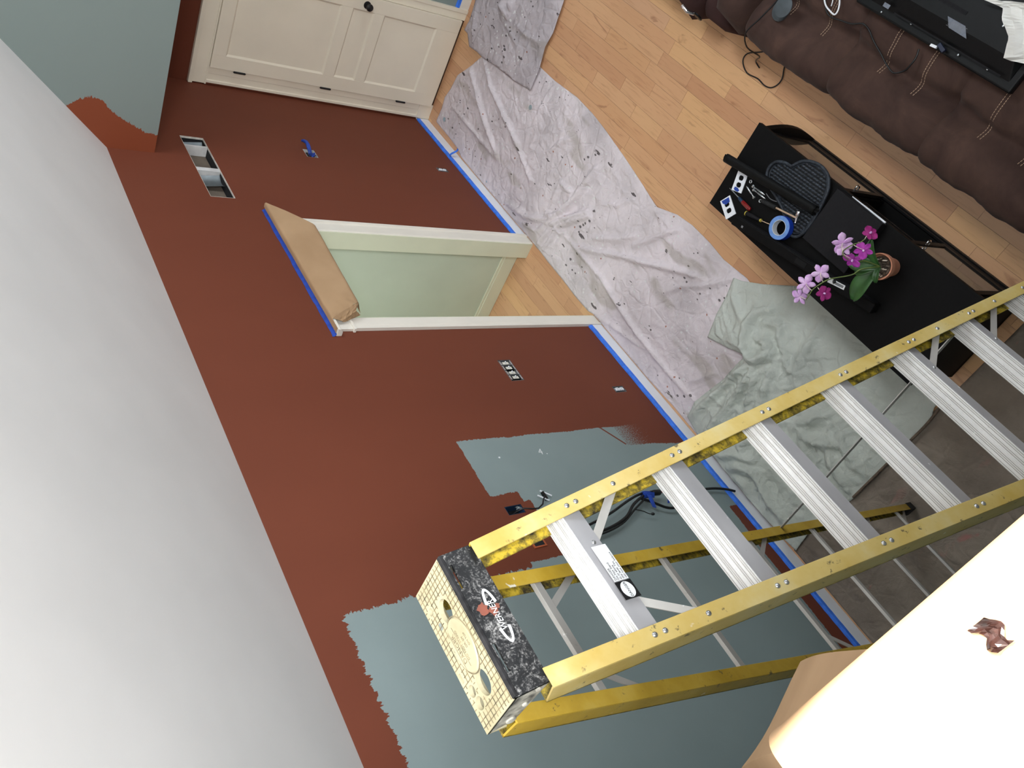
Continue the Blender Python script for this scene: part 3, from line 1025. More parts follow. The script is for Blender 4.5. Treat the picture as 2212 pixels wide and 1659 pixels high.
strip('painters_tape', 'blue tape along the baseboard between the closet corner and the doorway', wavy_tape(-0.03, -1.882, 0.096, 0.124, -0.0172, 1))
strip('painters_tape', 'blue tape along the baseboard left of the doorway, running behind the ladder', wavy_tape(-3.035, -6.36, 0.096, 0.124, -0.0172, 2, 120))
mb = MB()
mb.grid([[(-0.0172, y, 0.096), (-0.0172, y, 0.120), (-0.010, y, 0.127), (-0.0012, y, 0.130)] for y in (-1.066, -1.4, -1.8, -2.4)])
strip('painters_tape', 'short blue tape on the baseboard to the right of the closet door', mb)

# tape above the paper on the door header
rows = []
rn = random.Random(4)
for i in range(33):
    x = -1.785 - 1.295 * i / 32
    e = rn.uniform(-0.003, 0.003)
    rows.append([(x, -0.0015, 2.208 + e), (x, -0.004, 2.196), (x, -0.012, 2.190 + e * 0.5), (x, -0.018, 2.1885)])
mb = MB(); mb.grid(rows)
strip('painters_tape', 'dark blue tape holding the brown paper above the doorway', mb, 'tape_dark', smooth=60)

# curled scrap standing on the baseboard
mb = MB()
P0 = []
for i in range(13):
    t = i / 12
    P0.append([(-0.700 - 0.024 * s + 0.01 * t, -0.019 - 0.085 * t, 0.120 - 0.045 * t + 0.016 * math.sin(t * 6.0)) for s in (0, 1)])
mb.grid(P0)
strip('tape_scrap', 'loose curl of blue tape sticking out from the baseboard near the closet', mb, smooth=60)

# ------------------------------------------------------------------ brown paper wrapped round the door header
def paper_header():
    t = thing('masking_paper', (-2.45, -0.05, 2.0), 'brown paper wrapped over the doorway header, bunched at its left end', 'paper')
    TR, TL = Vector((-1.775, -0.056, 2.195)), Vector((-2.985, -0.056, 2.190))
    FR, FL = Vector((-2.095, -0.115, 1.975)), Vector((-2.905, -0.118, 2.005))
    BR, BL = Vector((-2.06, -0.030, 1.93)), Vector((-2.905, -0.030, 1.965))
    n, m = 60, 22
    rows = []
    for j in range(m + 1):
        v = j / m
        row = []
        for i in range(n + 1):
            u = i / n
            if v < 0.12:
                k = v / 0.12
                a = Vector((-1.775, -0.020 - 0.036 * k, 2.193 + 0.002 * k)); b = Vector((-3.055, -0.020 - 0.036 * k, 2.190))
                b = b.lerp(TL, k)
            elif v < 0.85:
                k = (v - 0.12) / 0.73
                a, b = TR.lerp(FR, k), TL.lerp(FL, k)
            else:
                k = (v - 0.85) / 0.15
                a, b = FR.lerp(BR, k), FL.lerp(BL, k)
            p = a.lerp(b, u)
            e = max(0, (u - 0.86) / 0.14)
            amp = 0.0022 + 0.010 * e
            q = Vector((p.x * 9, p.z * 9, 3.3))
            d = fbm(q, 3) * amp + (noise.noise(Vector((p.x * 40, p.z * 40, 1))) * 0.007 * e)
            p = p + Vector((0, -abs(d) - (0.006 * math.sin(k * math.pi) if 0.12 <= v < 0.85 else 0), d * 0.5))
            row.append(p)
        rows.append(row)
    mb = MB(); mb.grid(rows)
    mb.build('wrap', M['paper'], t, smooth=50)
    edge = [rows[j][n].copy() for j in range(3, 20)]
    # folded end, like a parcel, with a crumpled hole in it
    end = []
    for i in range(9):
        a = i / 8
        top = edge[16 - 2 * i]
        mid = Vector((-2.945, -0.085, 2.03)).lerp(Vector((-2.99, -0.045, 2.13)), a)
        bot = Vector((-2.915, -0.028, 1.965)).lerp(Vector((-2.98, -0.027, 2.10)), a)
        row = []
        for j in range(9):
            b = j / 8
            p = top.lerp(mid, b * 2) if b < 0.5 else mid.lerp(bot, b * 2 - 1)
            d = noise.noise(Vector((a * 5, b * 5, 9))) * 0.014
            row.append(p + Vector((-abs(d) * 0.7, d * 0.4, d * 0.5)) * min(1.0, b * 3))
        end.append(row)
    mb = MB(); mb.grid(end)
    mb.build('folded_end', M['paper'], t)
    # torn strip of paper lying along the cap beyond the fold
    mb = MB()
    mb.grid([[(-2.985 - 0.08 * i / 6, -0.006 - 0.048 * j / 2, 2.1875 + 0.0015 * ((i + j) % 2)) for j in range(3)] for i in range(7)])
    mb.build('torn_strip', M['paper'], t)


paper_header()

# ------------------------------------------------------------------ vent opening high on the wall
def vent():
    t = thing('vent_opening', (-1.285, 0.05, 2.346), 'open rectangular vent hole in the red wall with bare studs and metal duct', 'vent')
    x0, x1, z0, z1, d = POCKETS['vent']
    e = 0.004
    mb = MB(); mb.box(x0 + e, x1 - e, d - 0.008, d - 0.002, z0 + e, z1 - e); mb.build('backing_board', M['lath'], t)
    for xa, xb in ((-1.028, -1.010), (-1.340, -1.300)):
        mb = MB(); mb.box(xa, xb, 0.004, d - 0.009, z0 + 0.003, z1 - 0.003); mb.build('stud', M['stud'], t)
    for xa, xb in ((-1.006, -0.908), (-1.475, -1.342)):
        mb = MB()
        rows = []
        for i in range(9):
            u = i / 8
            rows.append([(xa + (xb - xa) * u, 0.030 + 0.025 * math.sin(u * math.pi) + 0.018 * v, z0 + 0.004 + (z1 - z0 - 0.008) * v) for v in (0, 0.33, 0.66, 1)])
        mb.grid(rows)
        mb.build('duct', M['duct'], t, smooth=60)
    for q in ((x0, x1, z0, z0 + 0.004), (x0, x1, z1 - 0.003, z1), (x0, x0 + 0.003, z0, z1), (x1 - 0.006, x1, z0, z1)):
        mb = MB(); mb.box(q[0] + .0005, q[1] - .0005, -0.0012, 0.012, q[2] + .0005, q[3] - .0005); mb.build('cut_edge', M['drywall'], t)


vent()


# ------------------------------------------------------------------ electrical boxes in the wall
def box_frame(t, key, mat='grey'):
    x0, x1, z0, z1, d = POCKETS[key]
    e = 0.001
    for q in ((x0, x1, z0, z0 + 0.005), (x0, x1, z1 - 0.005, z1), (x0, x0 + 0.004, z0 + 0.005, z1 - 0.005), (x1 - 0.004, x1, z0 + 0.005, z1 - 0.005)):
        mb = MB(); mb.box(q[0] + e, q[1] - e, 0.001, 0.044, q[2] + e, q[3] - e); mb.build('box_side', M[mat], t)


def switches():
    key = 'switches'
    x0, x1, z0, z1, d = POCKETS[key]
    t = thing('switch_box', ((x0 + x1) / 2, 0.02, z0), 'open four-gang switch box without its cover plate beside the doorway', 'switch box')
    box_frame(t, key)
    w = (x1 - x0 - 0.016) / 4
    for i in range(4):
        xc = x0 + 0.008 + w * (i + 0.5)
        mb = MB(); mb.box(xc - w * 0.30, xc + w * 0.30, 0.004, 0.024, z0 + 0.012, z1 - 0.012)
        s = mb.build('switch', M['grey' if i % 2 else 'black'], t, bevel=0.001)
        mb = MB(); mb.box(xc - w * 0.24, xc + w * 0.24, 0.000, 0.004, z0 + 0.030, z1 - 0.030)
        mb.build('switch_face', M['switchp'], s, bevel=0.001)
        mb = MB(); mb.obox((xc, -0.006, (z0 + z1) / 2 + 0.004), (1, 0, 0), (0, 0.8, -0.6), (0, 0.6, 0.8), 0.004, 0.009, 0.004)
        mb.build('toggle', M['plate'], s, bevel=0.001)
        for zz in (z0 + 0.010, z1 - 0.010):
            mb = MB(); mb.box(xc - w * 0.42, xc + w * 0.42, -0.001, 0.002, zz - 0.005, zz + 0.005)
            mb.build('mounting_ear', M['steel'], s)


switches()


def socket(key, label):
    x0, x1, z0, z1, d = POCKETS[key]
    xc, zcn = (x0 + x1) / 2, (z0 + z1) / 2
    t = thing('wall_socket', (xc, 0.02, z0), label, 'socket')
    box_frame(t, key)
    mb = MB(); mb.box(xc - 0.014, xc + 0.014, 0.002, 0.025, z0 + 0.010, z1 - 0.010); mb.build('yoke', M['steel'], t)
    for dz in (-0.0195, 0.0195):
        mb = MB()
        mb.prism([(xc + 0.0165 * max(-.82, min(.82, math.cos(a))), 0.001, zcn + dz + 0.0165 * math.sin(a)) for a in [k * math.pi / 10 for k in range(20)]], (0, -0.006, 0))
        f = mb.build('socket_face', M['plate'], t, bevel=0.001)
        for dx, hh in ((-0.006, 0.004), (0.006, 0.0035)):
            mb = MB(); mb.box(xc + dx - 0.001, xc + dx + 0.001, -0.0057, -0.0048, zcn + dz + 0.003 - hh, zcn + dz + 0.003 + hh); mb.build('slot', M['dark'], f)


socket('socket', 'white wall socket without cover plate low on the red wall left of the doorway')
socket('far_socket', 'white wall socket without cover plate low on the red wall near the closet')


def taped_box():
    x0, x1, z0, z1, d = POCKETS['tape_box']
    t = thing('taped_switch_box', ((x0 + x1) / 2, 0.02, z0), 'small open wall box with crumpled blue tape hanging out, below the vent', 'switch box')
    box_frame(t, 'tape_box', 'stud')
    mb = MB(); mb.box(x0 + 0.03, x1 - 0.03, 0.010, 0.03, z0 + 0.02, z1 - 0.02); mb.build('switch', M['black'], t)
    rows = []
    for i in range(15):
        u = i / 14
        c = Vector((-0.955 + 0.120 * u, -0.006 - 0.055 * math.sin(u * 2.2), 1.545 + 0.030 * u))
        rows.append([c + Vector((0.0, 0.012 * math.cos(a), 0.016 * math.sin(a))) * (1 + 0.25 * noise.noise(Vector((u * 6, a, 2)))) for a in [k * math.pi / 4 for k in range(9)]])
    mb = MB(); mb.grid(rows); mb.build('tape_wad', M['tape_dark'], t, smooth=50)
    mb = MB()
    rows = [[(-0.975 + 0.06 * i / 6, -0.004 - 0.010 * math.sin(i * 1.7 + j), 1.50 + 0.045 * j / 6) for j in range(7)] for i in range(7)]
    mb.grid(rows); mb.build('tape_flap', M['tape_dark'], t)


taped_box()


def cable_box():
    x0, x1, z0, z1, d = POCKETS['cable_box']
    t = thing('cable_outlet_box', ((x0 + x1) / 2, 0.02, z0), 'open low-voltage wall box at the corner of the red tab, a black cable leaving it', 'socket')
    box_frame(t, 'cable_box', 'blueplastic')
    mb = MB(); mb.tube([(-4.49, 0.035, 1.735), (-4.492, 0.005, 1.72), (-4.500, -0.022, 1.690), (-4.518, -0.030, 1.650), (-4.522, -0.030, 1.61), (-4.50, -0.028, 1.565), (-4.468, -0.022, 1.535), (-4.445, -0.016, 1.508)], 0.0042, 8)
    mb.build('coax_cable', M['cable'], t, smooth=60)
    mb = MB(); rows = []
    for i in range(7):
        rows.append([(-4.462 - 0.02 * i / 6, 0.006 + 0.012 * math.sin(i + j * 1.3) * 0.4, 1.68 + 0.035 * j / 6) for j in range(7)])
    mb.grid(rows); mb.build('dust_film', M['duct'], t)


cable_box()


def bracket():
    t = thing('mounting_bracket', (-4.435, -0.012, 1.50), 'small silver mounting strap held off the blue wall on the end of a black cable', 'bracket')
    a = Vector((-0.048, 0, -0.056)).normalized()
    for c in (Vector((-4.425, -0.012, 1.484)), Vector((-4.452, -0.012, 1.519))):
        mb = MB(); mb.obox(c, a, (0, 1, 0), a.cross(Vector((0, 1, 0))), 0.036, 0.003, 0.0035); mb.build('bar', M['plate'], t, bevel=0.001)
    mb = MB(); mb.obox((-4.4385, -0.008, 1.5015), (0, 0, 1), (0, 1, 0), (1, 0, 0), 0.006, 0.010, 0.026); mb.build('centre_plate', M['black'], t)


bracket()


def cable_bundle():
    t = thing('cable_bundle', (-4.68, -0.01, 0.62), 'bundle of black cables wrapped in blue tape hanging on the blue wall', 'cables')

    def cab(name, pts, r, mat='cable'):
        mb = MB(); mb.tube(smooth_path(pts, 5), r, 7); mb.build(name, M[mat], t, smooth=60)
    cab('cable', [(-4.73, -0.008, 1.62), (-4.735, -0.03, 1.45), (-4.74, -0.035, 1.28), (-4.70, -0.04, 1.10), (-4.63, -0.045, 0.98), (-4.59, -0.05, 0.86), (-4.585, -0.05, 0.76)], 0.0085)
    cab('cable', [(-4.72, -0.008, 1.60), (-4.70, -0.045, 1.40), (-4.66, -0.05, 1.20), (-4.60, -0.05, 1.00), (-4.575, -0.05, 0.88), (-4.58, -0.055, 0.76)], 0.0075)
    cab('cable', [(-4.74, -0.008, 1.58), (-4.76, -0.03, 1.35), (-4.73, -0.035, 1.15), (-4.66, -0.04, 0.99), (-4.61, -0.045, 0.87)], 0.006)
    cab('cable', [(-4.60, -0.045, 0.90), (-4.645, -0.04, 0.82), (-4.69, -0.035, 0.75), (-4.705, -0.035, 0.69), (-4.69, -0.035, 0.64), (-4.64, -0.03, 0.55), (-4.62, -0.03, 0.40), (-4.63, -0.03, 0.25), (-4.66, -0.035, 0.15), (-4.69, -0.04, 0.10)], 0.008)
    cab('cable', [(-4.66, -0.04, 1.0), (-4.68, -0.04, 0.95), (-4.705, -0.035, 0.91), (-4.712, -0.035, 0.885)], 0.0028)
    mb = MB(); mb.lathe([(0.002, 0), (0.008, 0.006), (0.009, 0.018), (0.003, 0.026)], (-4.711, -0.035, 0.896), 10, (-0.15, 0, -1)); mb.build('plug_tip', M['cable'], t, smooth=50)
    mb = MB(); mb.lathe([(0.012, 0), (0.018, 0.01), (0.018, 0.055), (0.012, 0.065)], (-4.585, -0.05, 0.79), 12, (-0.1, 0, -1)); mb.build('connector', M['cable'], t, smooth=50)
    mb = MB(); mb.lathe([(0.006, 0), (0.006, 0.012), (0.001, 0.016)], (-4.59, -0.05, 0.724), 10, (-0.1, 0, -1)); mb.build('red_cap', M['redtip'], t, smooth=50)
    for pts in ([(-4.575, -0.07, 0.87), (-4.60, -0.072, 0.80), (-4.62, -0.05, 0.80), (-4.60, -0.045, 0.87)], [(-4.60, -0.066, 0.86), (-4.675, -0.045, 0.86), (-4.685, -0.043, 0.835), (-4.61, -0.066, 0.83)], [(-4.640, -0.045, 0.70), (-4.665, -0.035, 0.715), (-4.668, -0.035, 0.70), (-4.642, -0.045, 0.685)]):
        mb = MB(); mb.prism(pts, (0.001, -0.002, 0)); mb.build('tape_flag', M['tape_dark'], t)
    mb = MB(); mb.lathe([(0.020, 0), (0.022, 0.02), (0.020, 0.05)], (-4.585, -0.05, 0.87), 12, (-0.1, 0, -1)); mb.build('tape_wrap', M['tape_dark'], t, smooth=50)


def smooth_path(pts, k=6):
    pts = [Vector(p) for p in pts]
    out = []
    n = len(pts)
    for i in range(n - 1):
        p0, p1, p2, p3 = pts[max(i - 1, 0)], pts[i], pts[i + 1], pts[min(i + 2, n - 1)]
        for j in range(k):
            t = j / k
            out.append(0.5 * ((2 * p1) + (p2 - p0) * t + (2 * p0 - 5 * p1 + 4 * p2 - p3) * t * t + (3 * p1 - p0 - 3 * p2 + p3) * t ** 3))
    out.append(pts[-1])
    return out


cable_bundle()

# small orange-rimmed box half hidden behind the ladder rail
t = thing('cable_outlet_box', (-4.70, -0.004, 1.68), 'small orange-rimmed wall box just left of the ladder rail', 'socket')
mb = MB()
for q in ((-4.735, -4.670, 1.678, 1.686), (-4.735, -4.670, 1.752, 1.760), (-4.735, -4.727, 1.686, 1.752), (-4.678, -4.670, 1.686, 1.752)):
    mb.box(q[0], q[1], -0.006, 0.0, q[2], q[3])
mb.build('rim', M['orange'], t)
mb = MB(); mb.box(-4.727, -4.678, -0.003, -0.0005, 1.686, 1.752); mb.build('opening', M['dark'], t)  # flat dark panel in place of a shaded recess

# pencilled figure on the blue paint, and a screw left in the wall
o = text_mesh('pencil_mark', '4 .', M['paperwhite'], None, (-4.131, -0.0008, 1.305), (-0.12, 0, -1), (1, 0, -0.12), 0.062, 0.0002)
tag(o, 'pale handwritten figure 4 on the blue wall patch', 'marking')
mb = MB(); mb.lathe([(0.006, 0), (0.005, 0.003), (0.001, 0.004)], (-4.128, 0, 1.62), 12, (0, -1, 0))
tag(mb.build('screw_head', M['plate'], smooth=50), 'lone white screw head in the blue wall patch', 'screw')

# ------------------------------------------------------------------ masking paper over the loft ledge
def ledge():
    t = thing('paper_covered_ledge', (-6.41, -3.3, 3.865), 'sunlit ledge cap wrapped in brown masking paper in the lower right corner', 'ledge')
    prof = []
    for a in range(7):
        an = math.pi / 2 * a / 6
        prof.append((-6.341 + 0.016 * math.sin(an), 3.888 + 0.016 * math.cos(an) - 0.004))
    poly = [(-6.50, 3.866), (-6.50, 3.900)] + prof + [(-6.325, 3.866)]
    mb = MB()
    mb.prism([(px, -2.452, pz) for px, pz in poly], (0, -3.2, 0))
    mb.build('wrapped_cap', M['paper'], t, smooth=40)
    mb = MB()
    rows = []
    for j in range(13):
        v = j / 12
        row = []
        for i in range(17):
            u = i / 16
            R1, R2, R3 = Vector((-6.325, -2.556, 3.872)), Vector((-6.338, -2.440, 3.870)), Vector((-6.362, -2.440, 3.870))
            A1, B1, C1 = Vector((-6.242, -2.217, 3.50)), Vector((-6.263, -1.835, 3.30)), Vector((-6.362, -1.83, 3.29))
            top = R1.lerp(R2, u / 0.5) if u < 0.5 else R2.lerp(R3, (u - 0.5) / 0.5)
            bot = A1.lerp(B1, u / 0.5) if u < 0.5 else B1.lerp(C1, (u - 0.5) / 0.5)
            p = top.lerp(bot, v)
            d = 0.004 * math.sin(u * 9 + v * 2) * v + 0.004 * math.sin(v * math.pi)
            row.append(p + Vector((d, 0, 0)))
        rows.append(row)
    mb.grid(rows)
    mb.build('loose_flap', M['paper'], t, smooth=70)
    # crinkled clear tape on the cap, its dark reflection painted as brown colour
    mb = MB()
    rows = [[(-6.372 + 0.018 * i / 8, -2.652 + 0.014 * j / 6 + 0.003 * math.sin(i), 3.902 + 0.005 * abs(noise.noise(Vector((i * 0.7, j * 0.7, 3))))) for j in range(7)] for i in range(9)]
    mb.grid(rows)
    mb.build('crinkled_tape', M['tapecrinkle'], t)


M['tapecrinkle'] = simple('crinkled_tape_reflection', (30, 17, 14), 0.15, vary=0.6, scale=120)
ledge()

# ------------------------------------------------------------------ drop cloths
def seg_dist(px, py, a, b):
    ax, ay = a
    bx, by = b
    dx, dy = bx - ax, by - ay
    L = dx * dx + dy * dy + 1e-12
    t = np.clip(((px - ax) * dx + (py - ay) * dy) / L, 0, 1)
    return np.hypot(px - ax - t * dx, py - ay - t * dy), t


def in_poly(px, py, poly):
    inside = np.zeros(px.shape, bool)
    n = len(poly)
    for i in range(n):
        x0, y0 = poly[i]
        x1, y1 = poly[(i + 1) % n]
        c = ((y0 > py) != (y1 > py)) & (px < (x1 - x0) * (py - y0) / (y1 - y0 + 1e-15) + x0)
        inside ^= c
    return inside


def cloth(name, label, poly, folds, mat, base, amp, nscale, res, seed, mask=None, extra=None):
    # rounded, resampled outline
    pts = []
    n = len(poly)
    rn = random.Random(seed)
    for i in range(n):
        a, b = poly[i], poly[(i + 1) % n]
        k = max(1, int(math.hypot(b[0] - a[0], b[1] - a[1]) / res))
        for j in range(k):
            t = j / k
            pts.append((a[0] + (b[0] - a[0]) * t, a[1] + (b[1] - a[1]) * t))
    nb = len(pts)
    P = np.array(poly)
    gx = np.arange(P[:, 0].min(), P[:, 0].max(), res)
    gy = np.arange(P[:, 1].min(), P[:, 1].max(), res * 0.9)
    X, Y = np.meshgrid(gx, gy)
    X = X + (np.arange(X.shape[0])[:, None] % 2) * res * 0.5
    rs = np.random.RandomState(seed)
    X = (X + rs.uniform(-.15, .15, X.shape) * res).ravel()
    Y = (Y + rs.uniform(-.15, .15, Y.shape) * res).ravel()
    ok = in_poly(X, Y, poly)
    X, Y = X[ok], Y[ok]
    dmin = np.full(X.shape, 9.0)
    for i in range(n):
        d, _ = seg_dist(X, Y, poly[i], poly[(i + 1) % n])
        dmin = np.minimum(dmin, d)
    ok = dmin > res * 0.55
    X, Y, dmin = X[ok], Y[ok], dmin[ok]
    allp = [Vector(p) for p in pts] + [Vector((a, b)) for a, b in zip(X, Y)]
    vs, es, fs, *_ = delaunay_2d_cdt(allp, [(i, (i + 1) % nb) for i in range(nb)], [], 1, 1e-6)
    VX = np.array([v.x for v in vs])
    VY = np.array([v.y for v in vs])
    edge = np.full(VX.shape, 9.0)
    for i in range(n):
        d, _ = seg_dist(VX, VY, poly[i], poly[(i + 1) % n])
        edge = np.minimum(edge, d)
    H = np.zeros(VX.shape)
    for line, h, w in folds:
        D = np.full(VX.shape, 9.0)
        T = np.zeros(VX.shape)
        m = len(line) - 1
        for s in range(m):
            d, t = seg_dist(VX, VY, line[s], line[s + 1])
            u = d < D
            D = np.where(u, d, D)
            T = np.where(u, (s + t) / m, T)
        prof = np.exp(-(D / w) ** 2) * (0.35 + 0.65 * np.sin(np.clip(T, 0.03, 0.97) * math.pi) ** 0.6)
        H = np.maximum(H, h * prof) + 0.25 * h * prof
    N = np.zeros(VX.shape)
    for i in range(len(VX)):
        x, y = VX[i], VY[i]
        q = Vector((x * nscale + seed, y * nscale, seed * 0.37))
        r1 = 1 - abs(noise.noise(q)) * 2
        r2 = 1 - abs(noise.noise(q * 2.3 + Vector((5, 1, 2)))) * 2
        N[i] = max(0, r1) ** 3 * 0.7 + max(0, r2) ** 3 * 0.4 + 0.25 * (noise.noise(q * 0.5) + 0.5)
    if mask is not None:
        N = N * mask(VX, VY)
    if extra is not None:
        H = H + extra(VX, VY)
    fall = np.clip(edge / 0.05, 0.18, 1)
    Z = base + (H + amp * N) * fall
    mb = MB()
    mb.v = [(float(a), float(b), float(c)) for a, b, c in zip(VX, VY, Z)]
    mb.f = [tuple(f) for f in fs]
    mb.mi = [0] * len(fs)
    o = mb.build(name, mat, smooth=180, solid=0.0025)
    tag(o, label, 'drop cloth')
    return o


def sq(v):
    return v * v


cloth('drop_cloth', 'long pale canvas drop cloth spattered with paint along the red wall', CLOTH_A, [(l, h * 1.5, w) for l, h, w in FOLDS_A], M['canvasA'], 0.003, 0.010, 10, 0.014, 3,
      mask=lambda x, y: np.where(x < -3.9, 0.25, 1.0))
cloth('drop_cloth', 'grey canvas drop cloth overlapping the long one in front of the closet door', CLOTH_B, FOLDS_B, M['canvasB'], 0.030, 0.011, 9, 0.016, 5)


def pile(x, y):
    c = np.exp(-(sq((x + 4.18) / 0.22) + sq((y + 0.72) / 0.24))) * 0.035
    d = np.exp(-(sq((x + 4.42) / 0.25) + sq((y + 0.25) / 0.16))) * 0.03
    return c + d


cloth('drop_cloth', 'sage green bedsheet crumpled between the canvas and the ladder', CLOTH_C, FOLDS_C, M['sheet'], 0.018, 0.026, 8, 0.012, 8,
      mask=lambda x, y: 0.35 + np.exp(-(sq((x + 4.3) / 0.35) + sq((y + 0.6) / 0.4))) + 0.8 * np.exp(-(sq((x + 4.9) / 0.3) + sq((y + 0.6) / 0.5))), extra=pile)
CLOTH_D = [(-5.235, -2.6), (-5.21, -1.46), (-5.2, -1.27), (-5.195, -0.9), (-5.19, -0.55), (-5.16, -0.25), (-5.17, -0.03), (-5.6, -0.028), (-6.34, -0.028), (-6.34, -2.6)]
FOLDS_D = [([(-5.25, -0.15), (-5.5, -0.20), (-5.8, -0.12), (-6.1, -0.2)], .012, .02), ([(-5.3, -0.5), (-5.6, -0.62), (-5.9, -0.55), (-6.2, -0.7)], .014, .025),
           ([(-5.5, -0.9), (-5.75, -0.75), (-6.0, -0.8)], .012, .02), ([(-5.3, -1.0), (-5.4, -0.85), (-5.46, -0.7)], .01, .02), ([(-5.6, -1.3), (-5.9, -1.1), (-6.2, -1.2)], .012, .025),
           ([(-5.55, -0.35), (-5.62, -0.24), (-5.7, -0.16)], .012, .012), ([(-5.236, -1.5), (-5.232, -2.4)], .010, .012)]
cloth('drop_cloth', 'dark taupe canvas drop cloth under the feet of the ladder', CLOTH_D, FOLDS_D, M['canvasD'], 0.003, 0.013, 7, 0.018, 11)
# rolled hem of the taupe cloth
HEM = smooth_path([(-5.205, -1.40, 0.036), (-5.228, -1.20, 0.042), (-5.226, -1.02, 0.042), (-5.222, -0.82, 0.042), (-5.216, -0.58, 0.040)], 5)
mb = MB(); mb.tube(HEM, 0.0075, 8)
tag(mb.build('hem_stick', M['pole'], smooth=60), 'thin brown stick lying where the green sheet meets the taupe cloth', 'stick')

